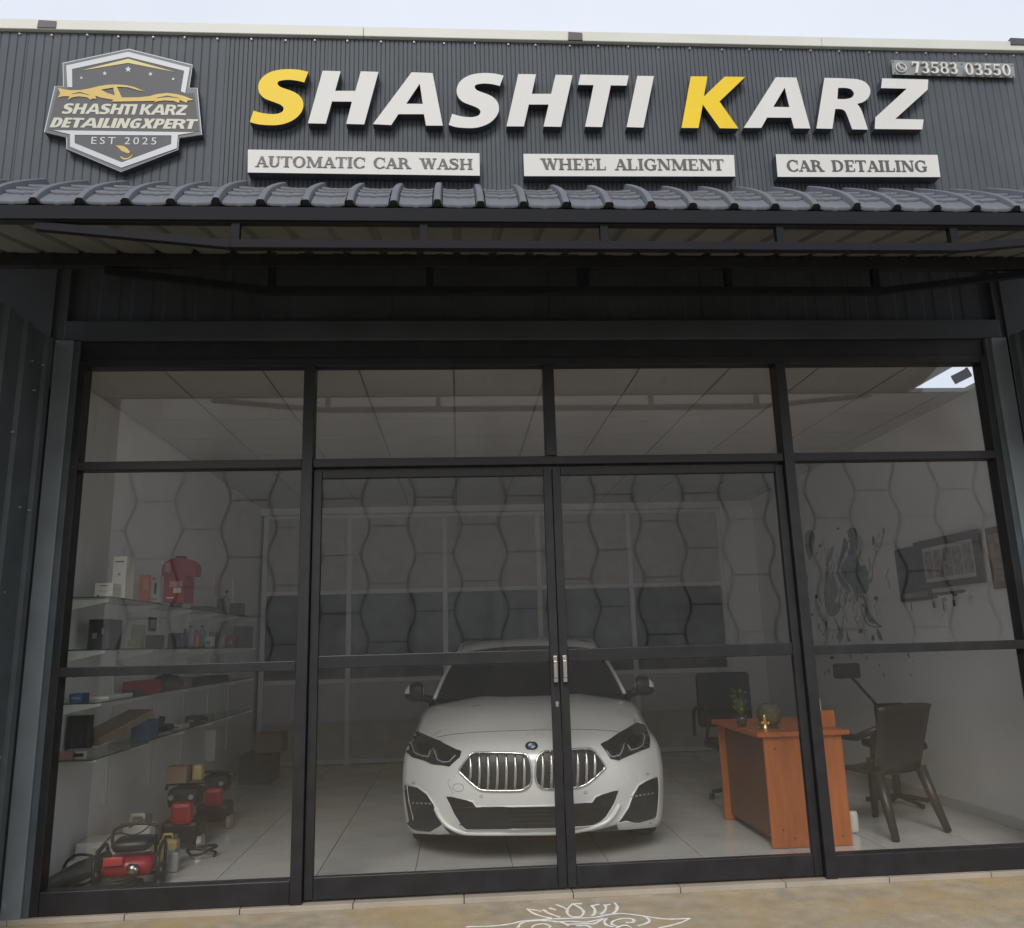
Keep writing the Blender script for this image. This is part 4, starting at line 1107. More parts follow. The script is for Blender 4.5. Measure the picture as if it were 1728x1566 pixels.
# black chair behind the desk, left
bc = empty('office_chair', (2.40, 2.35, 0), 'black office chair with looped arm standing behind the desk', 'chair')
bm = bmesh.new(); abox(bm, 2.18, 2.64, 2.12, 2.58, .42, .50, 0, .03); finish('seat', bm, M_black, bc)
bm = bmesh.new(); abox(bm, 2.16, 2.66, 2.56, 2.64, .58, 1.06, 0, .035); finish('backrest', bm, M_black, bc)
for x in (2.10, 2.70):
    bm = bmesh.new(); tube(bm, cat_rom([Vector(p) for p in ((x, 2.55, .52), (x, 2.5, .74), (x, 2.2, .78), (x, 2.08, .70), (x, 2.2, .50))], 4), .016, 8); finish('armrest', bm, M_black, bc, True)
bm = bmesh.new(); lathe(bm, 2.41, 2.35, [(.03, .09), (.03, .42)], 10); finish('column', bm, M_cblk, bc)
for k in range(5):
    a = k*1.2566+.3; bm = bmesh.new(); tube(bm, [(2.41, 2.35, .11), (2.41+.24*math.cos(a), 2.35+.24*math.sin(a), .06)], [.022, .015], 8)
    lathe(bm, 2.41+.24*math.cos(a), 2.35+.24*math.sin(a), [(.02, .003), (.025, .03), (.02, .05)], 8); finish('leg', bm, M_cblk, bc, True)
# dark monitor-like headrest behind the armchair
hc = empty('headrest_chair', (3.1, 2.1, 0), 'dark chair with a small raised headrest behind the brown armchair', 'chair')
bm = bmesh.new(); abox(bm, 3.22, 3.45, 2.02, 2.08, 1.00, 1.125, 0, .02); finish('headrest', bm, M_black, hc)
bm = bmesh.new(); abox(bm, 3.56, 3.84, 2.06, 2.12, .52, .78, 0, .03); finish('backrest', bm, M_black, hc)
bm = bmesh.new(); tube(bm, [(3.38, 2.09, 1.02), (3.60, 2.11, .76)], .012, 6); finish('headrest_post', bm, M_black, hc)
bm = bmesh.new(); abox(bm, 3.40, 3.78, 1.70, 2.08, .44, .50, 0, .02); finish('seat', bm, M_black, hc)
bm = bmesh.new(); tube(bm, [(3.58, 1.9, .44), (3.58, 1.9, .05)], .03, 10); finish('column', bm, M_black, hc)
for k in range(5):
    a = k*1.2566; bm = bmesh.new(); tube(bm, [(3.58, 1.9, .07), (3.58+.25*math.cos(a), 1.9+.25*math.sin(a), .02)], .018, 8); finish('leg', bm, M_black, hc)
# socket and small white cup behind desk edge
q = at(1438, 1372, Y=1.0)
bm = bmesh.new(); lathe(bm, q.x, 1.0, [(.028, .004), (.035, .02), (.037, .12), (.03, .145)], 12)
tag(finish('water_can', bm, M_whc, None, True), 'small white plastic can on the floor just right of the desk panel', 'can')

# ================================================================== right wall: frames, hooks, decal
def wall_poly(name, pxpts, d, m, parent, t=.004):
    bm = bmesh.new(); prism(bm, [[at(a, b, X=XR-d) for a, b in pxpts]], (t, 0, 0)); return finish(name, bm, m, parent)
def wbox(name, y0, y1, z0, z1, d0, d1, m, parent): return box(name, XR-d1, XR-d0, y0, y1, z0, z1, m, parent)
f1 = empty('picture_frame', (XR, 1.75, 1.62), 'dark framed portrait at the rear end of the right wall pictures', 'picture frame')
wbox('frame', 1.55, 2.02, 1.63, 2.09, .001, .022, M_fr, f1); wbox('print', 1.58, 1.97, 1.72, 2.06, .0225, .024, mat('dark_print', (.05, .045, .042), .3, 0, .5, 12), f1)
wbox('mount', 1.58, 1.97, 1.66, 1.70, .0225, .024, M_ink3, f1)
f2 = empty('wide_picture_frame', (XR, 1.2, 1.72), 'wide frame of five portraits in a row on the right wall', 'picture frame')
wbox('frame', .80, 1.66, 1.715, 2.11, .023, .05, M_fr, f2); wbox('mount', .86, 1.53, 1.765, 2.045, .0505, .052, mat('pale_mount', (.55, .53, .50), .6), f2)
for k in range(5):
    ya = .872+k*.1315; wbox('portrait', ya, ya+.115, 1.795, 2.015, .0525, .0545, M_pic, f2)
f3 = empty('narrow_picture_frame', (XR, .6, 1.66), 'narrow tan picture in a brown frame nearest the glass on the right wall', 'picture frame')
wbox('frame', .42, .72, 1.66, 2.10, .001, .03, mat('tan_frame', (.16, .105, .07), .4), f3); wbox('print', .45, .69, 1.71, 2.05, .0305, .032, M_pic2, f3)
kh = empty('key_rack', (XR, 1.33, 1.6), 'small key rack with hanging keys under the wide portrait frame', 'key rack')
wbox('rail', 1.10, 1.62, 1.66, 1.68, .001, .015, M_fr, kh)
for k, (y, z) in enumerate(((1.50, 1.63), (1.40, 1.62), (1.36, 1.60), (1.22, 1.63), (1.02, 1.63))):
    bm = bmesh.new(); lathe(bm, 0, y, [(.012, XR-.03), (.012, XR-.001)], 8, 'X', z+.02); tube(bm, [(XR-.03, y, z+.02), (XR-.03, y+.005, z-.02)], .004, 5); abox(bm, XR-.034, XR-.026, y-.008, y+.016, z-.07, z-.02); finish('key', bm, [M_ret, M_whc, M_steel][k % 3], kh)
# keep wall decal: ink-wash tree of many thin pieces
dc = empty('wall_decal', (XR, 3.0, 1.4), 'teal and navy ink wash abstract decal on the right wall beyond the desk', 'wall decal')
DO, DS = (1340, 860), 4.4536
def dpt(pts, d, m, sm=3):
    c = cat_rom([Vector((a, b, 0)) for a, b in pts], sm, True)
    wall_poly('decal_piece', [(DO[0]+p.x/DS, DO[1]+p.y/DS) for p in c], d, m, dc, .001)
dpt([(80, 190), (120, 150), (155, 200), (140, 300), (120, 390), (90, 300)], .0015, M_ink3)
dpt([(400, 160), (460, 140), (480, 250), (470, 330), (500, 420), (540, 420), (560, 600), (500, 640), (470, 700), (440, 600), (380, 520), (350, 440), (400, 350), (420, 260)], .0015, M_ink)
dpt([(375, 210), (400, 240), (395, 300), (370, 360), (345, 430), (320, 480), (330, 400), (350, 330), (365, 260)], .003, M_ink2)
dpt([(320, 470), (360, 500), (400, 560), (430, 620), (390, 600), (340, 540)], .003, M_ink2)
dpt([(240, 420), (270, 300), (300, 280), (270, 380), (260, 480), (300, 500), (330, 620), (300, 700), (350, 700), (330, 780), (270, 800), (240, 740), (225, 640)], .0015, M_ink3)
dpt([(490, 640), (520, 680), (530, 760), (560, 840), (610, 860), (660, 880), (600, 820), (560, 760), (540, 690), (520, 640)], .003, M_ink)
dpt([(290, 790), (330, 860), (370, 940), (350, 990), (320, 960), (330, 900)], .0015, M_ink)
dpt([(395, 900), (410, 960), (430, 985), (400, 985)], .0015, M_ink2); dpt([(620, 890), (650, 930), (665, 985), (630, 960)], .0015, M_ink2)
dpt([(585, 940), (605, 960), (600, 985), (580, 985)], .0015, M_ink2)
def dln(pts, r, m):
    bm = bmesh.new(); tube(bm, [at(DO[0]+p.x/DS, DO[1]+p.y/DS, X=XR-.002) for p in cat_rom([Vector((a, b, 0)) for a, b in pts], 3)], r, 4); finish('decal_line', bm, m, dc)
dln([(460, 150), (465, 260), (490, 320), (460, 400)], .005, M_ink2); dln([(670, 190), (655, 260), (620, 330), (590, 420), (590, 500), (570, 550), (555, 500), (570, 420), (560, 360)], .007, M_ink)
dln([(260, 290), (240, 420), (270, 380)], .004, M_ink2); dln([(230, 680), (240, 560), (250, 480)], .004, M_ink2)
dln([(340, 600), (385, 660), (370, 730), (340, 730)], .005, M_ink2); dln([(450, 640), (445, 760)], .004, M_ink2)
dln([(500, 640), (510, 740), (545, 850), (600, 880), (655, 880)], .006, M_ink2); dln([(370, 800), (360, 960)], .005, M_ink2); dln([(90, 470), (105, 530)], .008, M_ink2)
for x, y, r in ((197, 272, 15), (170, 330, 11), (170, 652, 14), (615, 665, 17), (497, 915, 17), (490, 445, 26), (515, 720, 14), (330, 142, 10), (285, 1112, 14), (135, 790, 10)):
    dpt([(x+r*math.cos(k), y+r*math.sin(k)) for k in (0, 1.2, 2.4, 3.7, 5)], .002, M_ink2)
for i in range(26):
    rr_ = random.Random(i*7+1); x, y = rr_.uniform(170, 690), rr_.uniform(150, 990); a = rr_.uniform(8, 40)
    dpt([(x, y-a), (x+a*.28, y), (x+a*.1, y+a), (x-a*.22, y+a*.2)], .002, rr_.choice([M_ink, M_ink3, M_ink2]))
rd = random.Random(11)
for i in range(46):                                    # fine drips and branches of the ink wash
    x = rd.gauss(420, 130); y = rd.uniform(170, 760); n_ = rd.randint(3, 6); P_ = []
    for k in range(n_): P_.append((x, y)); x += rd.uniform(-22, 26); y += rd.uniform(20, 60)
    dln(P_, rd.uniform(.002, .0065), rd.choice([M_ink, M_ink2, M_ink3, M_ink2]))
# lower continuation seen through the bottom pane
for i in range(14):
    rr_ = random.Random(i*5+2); y, z = rr_.uniform(1.9, 3.8), rr_.uniform(.95, 1.25); a = rr_.uniform(.01, .035)
    bm = bmesh.new(); prism(bm, [[(XR-.002, y-a*.4, z-a), (XR-.002, y+a*.4, z-a*.3), (XR-.002, y+a*.2, z+a), (XR-.002, y-a*.3, z+a*.4)]], (.001, 0, 0)); finish('decal_piece', bm, rr_.choice([M_ink, M_ink3, M_ink2]), dc)

# ceiling corner: camera against the open sky of the ceiling opening
sp = empty('security_camera', (3.55, .42, ZC-.1), 'small dark security camera hung near the ceiling in the top right corner', 'security camera')
bm = bmesh.new(); c = at(1618, 637, Y=.22); bar(bm, (c.x-.045, .22, c.z-.02), (c.x+.045, .16, c.z+.02), .05, .055); finish('body', bm, M_beam, sp)
bm = bmesh.new(); tube(bm, [(c.x+.02, .2, c.z+.02), (c.x+.06, .21, c.z+.06), (c.x+.06, .22, ZC-.005)], .012, 8); finish('bracket', bm, M_beam, sp)

# ================================================================== left wall shelving
sh = empty('wall_shelving', (XL, 2.2, .7), 'glass wall shelves on white slotted uprights and brackets along the left wall', 'shelving')
ups = [.63, 2.09, 2.84, 3.58, 4.32, 5.17]
ups = [.42, 1.25, 2.09, 2.84, 3.58, 4.32]
for y in ups: box('upright', XL+.001, XL+.016, y-.014, y+.014, .35, 2.15, M_alu, sh)
SZ = [1.725, 1.405, 1.085, .755]
for z in SZ:
    d_ = .32 if z > 1.6 else .29
    for a, b in ((.30, 1.23), (1.235, 2.83), (2.835, 4.30)):
        dd = d_ if a < 1 else d_-.04
        o = box('glass_shelf', XL+.017, XL+dd, a, b, z-.004, z+.004, M_shglass, sh)
        box('shelf_edge', XL+dd+.0005, XL+dd+.0025, a, b, z-.004, z+.004, M_sg, sh)
        box('shelf_end', XL+.017, XL+dd, a-.0025, a-.0005, z-.004, z+.004, M_sg, sh)
    for y in ups:
        bm = bmesh.new()
        prism(bm, [[(XL+.016, y-.006, z-.006), (XL+.27, y-.006, z-.006), (XL+.27, y-.006, z-.022), (XL+.016, y-.006, z-.075)]], (0, .012, 0)); finish('bracket', bm, M_alu, sh)

def carton(name, x0, x1, y0, y1, z0, z1, m, label, cat='box', strips=()):
    e_ = empty(name, ((x0+x1)/2, (y0+y1)/2, z0), label, cat)
    bm = bmesh.new(); abox(bm, x0, x1, y0, y1, z0+.001, z1, 0, .002); finish('carton', bm, m, e_)
    for (u0, u1, v0, v1, mm) in strips:
        w_, h_ = x1-x0, z1-z0
        bm = bmesh.new(); abox(bm, x0+u0*w_, x0+u1*w_, y0-.0012, y0-.0002, z0+v0*h_, z0+v1*h_); finish('print', bm, mm, e_)
    return e_
def pos(px, Yd): return at(px, 1000, Y=Yd).x
Z0 = SZ[0]+.004
yy = .42
carton('small_white_box', at(159, 1003, Y=yy).x, at(189.5, 1003, Y=yy).x, yy, yy+.12, Z0, at(170, 984, Y=yy).z, M_whc, 'small white carton lying at the front end of the top shelf', strips=[(.3, .75, .78, .84, M_ret), (.15, .3, .1, .18, M_pbrown), (.2, .8, .45, .48, M_ink3)])
yy = .55
carton('tall_white_box', at(187, 1003, Y=yy).x, at(210, 1003, Y=yy).x, yy, yy+.14, Z0, at(200, 939, Y=yy).z, M_whc, 'tall slim cream carton standing on the top shelf behind the small white box', strips=[(.15, .8, .86, .89, M_ret), (.4, .6, .55, .6, M_ink3), (.35, .6, .2, .23, M_txt)])
yy = .98
carton('orange_pack', at(233, 1013, Y=yy).x, at(249, 1013, Y=yy).x, yy, yy+.06, Z0, at(240, 970, Y=yy).z, M_org, 'bright orange pack standing on the top shelf left of the white and red cartons', 'pack', strips=[(.45, .9, .45, .85, mat('amber_print', (.6, .28, .08), .5))])
yy = 1.02
carton('white_tool_box', at(252, 1017, Y=yy).x, at(268, 1017, Y=yy).x, yy, yy+.14, Z0, at(260, 971, Y=yy).z, mat('grey_white_carton', (.42, .41, .37), .5), 'white fronted narrow carton with a black tool printed on it on the top shelf', strips=[(.42, .66, .3, .72, M_black), (.1, .9, .06, .14, M_ink3), (.15, .5, .84, .9, M_redc)])
yy = 1.10
rb = carton('large_red_box', at(272, 1030, Y=yy).x, at(309, 1030, Y=yy).x, yy, yy+.22, Z0, at(290, 972, Y=yy).z, M_redc, 'large red product carton on the top shelf under another red pack', strips=[(.3, .9, .58, .80, mat('pink_print', (.5, .30, .28), .5)), (.5, .85, .35, .55, M_whc), (.2, .55, .15, .2, M_whc)])
z_ = at(290, 972, Y=yy).z
rb2 = empty('red_round_pack', (at(300, 972, Y=yy).x, yy+.1, z_), 'red round topped pack stacked on top of the large red carton', 'pack')
bm = bmesh.new(); xa, xb = at(273, 960, Y=yy+.03).x, at(330, 960, Y=yy+.03).x; zz = at(290, 941, Y=yy+.03).z
pts = [(xa, yy+.03, z_+.002), (xb, yy+.03, z_+.002)]+[((xa+xb)/2+(xb-xa)/2*math.cos(rad(a)), yy+.03, z_+(zz-z_)*(.45+.55*math.sin(rad(a)))) for a in range(0, 181, 20)]
prism(bm, [pts], (0, .14, 0)); finish('pack_body', bm, M_redc, rb2)
bm = bmesh.new(); abox(bm, xa+.02, xa+.06, yy+.028, yy+.0295, z_+.03, z_+.10); finish('print', bm, mat('pink_print2', (.42, .26, .25), .5), rb2)
bm = bmesh.new(); abox(bm, (xa+xb)/2-.03, (xa+xb)/2+.03, yy+.04, yy+.1, zz-.006, zz+.012); finish('handle', bm, M_cblk, rb2)
# bottles and assorted stock
def bottle(x, y, z, h, r, m, cap, label):
    e_ = empty('bottle', (x, y, z), label, 'bottle', 'bottles on the left wall shelves')
    bm = bmesh.new(); lathe(bm, x, y, [(r, z+.001), (r, z+h*.62), (r*.9, z+h*.7), (r*.38, z+h*.84), (r*.38, z+h*.9)], 12); finish('bottle_body', bm, m, e_, True)
    bm = bmesh.new(); lathe(bm, x, y, [(r*.45, z+h*.9), (r*.45, z+h)], 10); finish('cap', bm, cap, e_)
M_clear = mat('milky_plastic', (.30, .31, .31), .3); M_navyp = mat('navy_plastic', (.04, .045, .08), .4)
stock = [(3.4, 0, .24, .035, M_clear, M_cblk, 'tall clear bottle with black cap on the far end of the top shelf'),
 (2.2, 1, .16, .03, M_navyp, M_cblk, 'narrow dark blue bottle on the second shelf'), (2.35, 1, .19, .028, M_clear, M_cblk, 'milky bottle with black cap in the middle of the second shelf'),
 (2.5, 1, .15, .03, M_org, M_red, 'orange red bottle on the second shelf'), (2.66, 1, .20, .03, M_ink, M_cblk, 'teal grey bottle on the second shelf'),
 (3.3, 1, .16, .034, M_clear, M_whc, 'pale bottle with white cap at the far end of the second shelf')]
for y, s_, h_, r_, m_, c_, lab in stock: bottle(XL+.19, y, SZ[s_]+.004, h_, r_, m_, c_, lab)
M_dgrey = mat('dark_grey_carton', (.045, .047, .05), .5, 0, .3)
Z1_ = SZ[1]+.004
carton('dark_grey_box', XL+.10, XL+.235, .55, .75, Z1_, Z1_+.19, M_dgrey, 'dark grey carton with a pale label on the second shelf near the glass', strips=[(.2, .42, .35, .55, M_ink3), (.62, .72, .5, .7, M_ink3)])
carton('grey_cube_box', XL+.12, XL+.22, 1.5, 1.62, Z1_, Z1_+.10, M_dgrey, 'small dark grey cube box on the second shelf beside the yellow cloth')
carton('blue_grey_box', XL+.15, XL+.25, 1.9, 2.0, Z1_, Z1_+.12, M_navyp, 'small blue grey box on the middle of the second shelf')
carton('khaki_bag', XL+.14, XL+.21, 1.15, 1.25, Z1_, Z1_+.17, mat('khaki_pack', (.30, .28, .20), .6), 'slim khaki pack standing on the second shelf', 'pack')
carton('top_shelf_dark_box', XL+.10, XL+.24, 2.6, 3.1, Z0, Z0+.05, M_dgrey, 'flat dark case lying on the far part of the top shelf', 'case')
carton('dark_square_box', XL+.14, XL+.25, 3.7, 3.9, Z0, Z0+.13, M_dgrey, 'dark square box at the far end of the top shelf')
carton('second_far_dark_box', XL+.14, XL+.27, 3.9, 4.2, Z1_, Z1_+.22, M_dgrey, 'tall dark box at the far end of the second shelf')
Z2_ = SZ[2]+.004
carton('pink_case', XL+.09, XL+.24, 1.2, 1.55, Z2_, Z2_+.09, M_redc, 'red and grey zipped case on the third shelf', 'case', strips=[(.0, 1, .0, .4, M_dgrey)])
bm = bmesh.new(); lathe(bm, XL+.15, 1.95, [(.13, Z2_), (.13, Z2_+.05), (.09, Z2_+.10), (.03, Z2_+.12)], 14)
tag(finish('sun_hat', bm, M_dgrey, None, True), 'dark grey domed hat resting on the third shelf', 'hat')
carton('third_shelf_tray', XL+.08, XL+.25, 2.5, 3.4, Z2_, Z2_+.06, M_dgrey, 'low dark tray on the far part of the third shelf', 'tray')
carton('flat_white_box', XL+.07, XL+.24, .6, 1.0, Z2_, Z2_+.02, M_whc, 'flat white packet lying on the third shelf near the glass', 'packet')
Z3_ = SZ[3]+.004
carton('leaning_board', XL+.02, XL+.16, .55, .60, Z3_, Z3_+.24, M_dgrey, 'dark board leaning on the lowest shelf near the glass', 'board')
bm = bmesh.new(); bar(bm, (XL+.06, .75, Z3_+.06), (XL+.22, 1.25, Z3_+.20), .2, .05)
tag(finish('brown_carton', bm, M_card, None), 'brown cardboard carton tilted on the lowest shelf', 'box')
carton('blue_box', XL+.14, XL+.26, 1.28, 1.5, Z3_, Z3_+.14, M_bluep, 'blue plastic box on the lowest shelf beside the tilted carton')
carton('white_flat_case', XL+.06, XL+.24, .34, .52, Z3_, Z3_+.045, mat('grey_cream', (.33, .31, .28), .6), 'cream flat case at the near end of the lowest shelf', 'case', strips=[(.5, .9, .3, .75, M_black)])
carton('pink_book', XL+.02, XL+.17, .31, .335, Z3_, Z3_+.05, mat('dusty_pink', (.22, .12, .11), .6), 'dusty pink book at the corner of the lowest shelf', 'book')
tl = empty('power_tool', (XL+.17, 1.75, Z3_), 'black power tool lying on the lowest shelf', 'tool')
bm = bmesh.new(); tube(bm, [(XL+.1, 1.6, Z3_+.04), (XL+.18, 1.8, Z3_+.045), (XL+.2, 1.95, Z3_+.04)], [.03, .035, .025], 10); finish('tool_body', bm, M_cblk, tl, True)
bm = bmesh.new(); tube(bm, [(XL+.17, 1.78, Z3_+.05), (XL+.18, 1.80, Z3_+.13)], [.022, .026], 8); finish('grip', bm, M_cblk, tl, True)
for (x_, y_, z_, dx, dy, dz_, mm, lab, kind_) in (
  (.10, .84, Z1_, .05, .06, .15, M_whc, 'slim white packet behind the dark grey carton on the second shelf', 'packet'),
  (.20, .95, Z1_, .04, .05, .06, M_yelp, 'little yellow packet at the edge of the second shelf', 'packet'),
  (.16, 2.85, Z1_, .07, .08, .10, M_whc, 'small white box far along the second shelf', 'box'),
  (.14, 3.05, Z1_, .06, .10, .15, M_ink3, 'pale grey carton far along the second shelf', 'carton'),
  (.10, 3.75, Z1_, .09, .10, .12, M_redc, 'small dark red box near the far end of the second shelf', 'box'),
  (.06, .45, Z2_, .08, .10, .05, M_bluep, 'blue packet at the near end of the third shelf', 'packet'),
  (.12, 1.70, Z2_, .07, .08, .05, M_dgrey, 'small dark box beside the domed hat on the third shelf', 'box'),
  (.14, 2.25, Z2_, .08, .12, .08, M_card, 'brown packet right of the domed hat on the third shelf', 'packet'),
  (.10, 2.15, Z3_, .12, .20, .035, M_whc, 'flat white packet beside the power tool on the lowest shelf', 'packet'),
  (.12, 2.55, Z3_, .09, .16, .07, M_dgrey, 'dark pouch right of the flat white packet on the lowest shelf', 'pouch'),
  (.10, 3.00, Z3_, .10, .14, .05, M_yelp, 'ochre packet at the middle of the lowest shelf', 'packet'),
  (.10, 2.05, Z0, .07, .10, .09, M_dgrey, 'small black case right of the large red carton on the top shelf', 'case'),
  (.14, 3.25, Z0, .05, .06, .15, M_ink3, 'grey canister beside the clear bottle on the top shelf', 'canister')):
    carton('shelf_item', XL+x_, XL+x_+dx, y_, y_+dy, z_, z_+dz_, mm, lab, kind_, strips=[(.2, .8, .3, .6, M_ink3 if mm is not M_ink3 else M_ret)])
cb = empty('coiled_cable', (XL+.17, 2.75, Z3_), 'coiled black cable on the lowest shelf beyond the dark pouch', 'cable')
bm = bmesh.new(); tube(bm, [(XL+.16+.07*math.cos(a), 2.82+.07*math.sin(a), Z3_+.012+.002*a) for a in [i*.45 for i in range(40)]], .006, 5); finish('coil', bm, M_cblk, cb, True)
# small notice on the wall
nb_ = empty('wall_notice', (XL, 2.2, 1.56), 'tiny black framed notice on the left wall under the top shelf', 'notice')
box('frame', XL+.001, XL+.012, 1.86, 2.02, 1.55, 1.66, M_cblk, nb_); box('print', XL+.0125, XL+.0135, 1.885, 1.995, 1.575, 1.64, M_ink3, nb_)

# ================================================================== equipment on the floor, left
wc = empty('white_toolbox', (-2.28, .72, 0), 'white plastic toolbox with two drawers fronts by the left wall', 'toolbox')
bm = bmesh.new(); abox(bm, -2.46, -2.20, .75, 1.0, .002, .20, 0, .012); finish('case', bm, M_whc, wc)
bm = bmesh.new(); abox(bm, -2.44, -2.25, .60, .745, .002, .12, 0, .012); finish('lower_case', bm, M_whc, wc)
bm = bmesh.new(); abox(bm, -2.35, -2.23, .735, .748, .165, .18, 0, .003); finish('handle', bm, M_alu, wc)
bm = bmesh.new(); abox(bm, -2.38, -2.30, .59, .598, .07, .085, 0, .002); finish('latch', bm, M_txt, wc)
def washer(x, y, rz, label, sc_=1.0):
    t = empty('pressure_washer', (x, y, 0), label, 'pressure washer', rz=rz); T = PM[t.name] @ Matrix.Scale(sc_, 4)
    def fi(n, bm, m, sm=True): bm.transform(T); return finish(n, bm, m, t, sm)
    bm = bmesh.new(); abox(bm, -.15, .14, -.11, .11, .06, .17, 0, .045); fi('housing', bm, M_red)
    bm = bmesh.new()
    for s in (-1, 1): tube(bm, cat_rom([Vector(p) for p in ((s*.17, -.14, .02), (s*.18, -.13, .17), (s*.17, 0, .22), (s*.17, .13, .20), (s*.17, .13, .02))], 4), .011, 8)
    tube(bm, [(-.17, -.135, .03), (.17, -.135, .03)], .011, 8); tube(bm, [(-.17, .13, .03), (.17, .13, .03)], .011, 8); fi('carry_frame', bm, M_cblk)
    bm = bmesh.new(); tube(bm, [(.02, -.125, .12), (.06, -.15, .12)], .028, 12); tube(bm, [(.06, -.15, .12), (.065, -.17, .12)], .014, 8); fi('outlet', bm, M_steel)
    bm = bmesh.new(); abox(bm, -.10, .12, -.10, .10, .20, .27, 0, .03); fi('motor_cover', bm, M_cblk)
    bm = bmesh.new(); abox(bm, -.13, -.02, -.135, -.119, .14, .19, 0, .006); fi('badge', bm, mat('bright_red', (.65, .06, .06), .3))
    for s in (-1, 1):
        bm = bmesh.new(); lathe(bm, 0, 0.0, [(.05, s*.165), (.06, s*.17), (.06, s*.20), (.045, s*.205)], 16, 'X', .06); fi('wheel', bm, M_cblk)
    bm = bmesh.new(); tube(bm, cat_rom([Vector(p) for p in ((-.13, .08, .2), (-.13, .10, .30), (0, .10, .33), (.13, .10, .30), (.13, .08, .2))], 4), .010, 8); fi('handle', bm, M_cblk)
    bm = bmesh.new(); tube(bm, cat_rom([Vector((.10*math.cos(a)-.28, -.02+.02*math.sin(3*a), .11+.09*math.sin(a))) for a in [i*.7 for i in range(18)]], 3), .008, 6); fi('hose', bm, M_cblk)
    bm = bmesh.new(); tube(bm, cat_rom([Vector(p) for p in ((-.2, -.02, .20), (-.1, -.02, .30), (.02, -.04, .29), (.1, -.03, .34), (.06, -.02, .37), (-.02, -.03, .33))], 4), .005, 6); fi('cable', bm, M_cblk)
    return t
washer(-2.02, .52, rad(8), 'red and black pressure washer with coiled hose by the glass in the left corner')
# dark grey folded hose/blower at the extreme left
vb = empty('leaf_blower', (-2.35, .35, 0), 'dark grey long blower lying in the left corner by the glass', 'blower')
bm = bmesh.new(); tube(bm, [(-2.42, .30, .05), (-2.28, .42, .11), (-2.16, .55, .15)], [.05, .06, .05], 12); finish('blower_body', bm, mat('warm_dark_grey', (.05, .05, .045), .5), vb, True)
bm = bmesh.new(); tube(bm, [(-2.42, .27, .03), (-2.25, .27, .035)], [.02, .025], 8); finish('nozzle', bm, M_cblk, vb, True)
# white jerrycan
def jerry(x, y, s_, m, label, nm='jerrycan'):
    t = empty(nm, (x, y, 0), label, 'jerrycan')
    bm = bmesh.new(); abox(bm, x-.075*s_, x+.075*s_, y-.05*s_, y+.05*s_, .002, .20*s_, 0, .02*s_); finish('can_body', bm, m, t)
    bm = bmesh.new(); tube(bm, [(x-.05*s_, y, .20*s_), (x-.04*s_, y, .235*s_), (x+.02*s_, y, .235*s_), (x+.03*s_, y, .2*s_)], .011*s_, 8); finish('handle', bm, m, t, True)
    bm = bmesh.new(); lathe(bm, x+.05*s_, y, [(.018*s_, .198*s_), (.018*s_, .235*s_)], 10); finish('cap', bm, M_txt, t)
jerry(-2.20, 1.12, 1.25, M_whc, 'white plastic jerrycan behind the red pressure washer')
jerry(-1.93, .92, .85, M_yelp, 'translucent yellow plastic can right of the red pressure washer', 'yellow_jerrycan')
jerry(-1.86, .78, .6, mat('pale_plastic', (.38, .38, .36), .5), 'little pale plastic can in front of the yellow can', 'small_jerrycan')
def trolley(x, y, label, s_=1.0, low=False):
    t = empty('floor_machine', (x, y, 0), label, 'machine')
    bm = bmesh.new(); abox(bm, x-.13*s_, x+.13*s_, y-.13*s_, y+.13*s_, .05, .20*s_, 0, .03); finish('base', bm, M_cblk, t)
    bm = bmesh.new(); abox(bm, x-.06*s_, x+.09*s_, y-.16*s_, y-.06*s_, .18*s_, .33*s_, 0, .03); finish('red_motor', bm, M_red, t)
    bm = bmesh.new(); abox(bm, x-.11*s_, x+.11*s_, y-.1*s_, y+.1*s_, .28*s_, .42*s_, 0, .04); finish('tank', bm, M_black, t)
    for s in (-1, 1):
        bm = bmesh.new(); lathe(bm, 0, y-.1*s_, [(.055, x+s*.135*s_), (.055, x+s*.165*s_)], 14, 'X', .057); finish('wheel', bm, M_steel if s > 0 else M_tyre, t)
        bm = bmesh.new(); lathe(bm, x+s*.07*s_, 0, [(.018, y-.12*s_), (.018, y-.1*s_)], 10, 'Y', .36*s_); finish('gauge', bm, M_ink3, t)
    bm = bmesh.new(); tube(bm, [(x-.15*s_, y+.02, .40*s_), (x-.13*s_, y, .44*s_), (x+.13*s_, y, .44*s_), (x+.15*s_, y+.02, .40*s_)], .012, 8); finish('handle', bm, M_cblk, t)
def hose(cx, cy, R0, n, label, z0=.01):
    e_ = empty('hose', (cx, cy, 0), label, 'hose'); rr_ = random.Random(int(cx*100))
    bm = bmesh.new(); tube(bm, cat_rom([Vector((cx+(R0+.02*math.sin(3*a))*math.cos(a), cy+(R0*.8+.015*math.cos(2*a))*math.sin(a), z0+.012*a/3+.03*abs(math.sin(a*.7)))) for a in [i*.6 for i in range(n)]], 3), .009, 6); finish('hose_line', bm, M_cblk, e_, True)
hose(-2.02, .30, .13, 22, 'black rubber hose coiled in front of the red pressure washer')
hose(-1.78, 1.12, .09, 16, 'black hose lying on the floor by the nearer wheeled machine')
hose(-2.25, 1.32, .10, 18, 'black hose coiled behind the white jerrycan', .05)
trolley(-2.0, 1.45, 'black and red wheeled machine with boxes on top by the left wall', 1.0)
trolley(-1.98, 2.15, 'second black and red wheeled machine further back by the left wall', .95)
bm = bmesh.new(); abox(bm, -2.14, -1.99, 1.40, 1.54, .446, .56, 0, .002); tag(finish('cardboard_box', bm, M_card, None), 'small brown cardboard box on the nearer black and red machine', 'box')
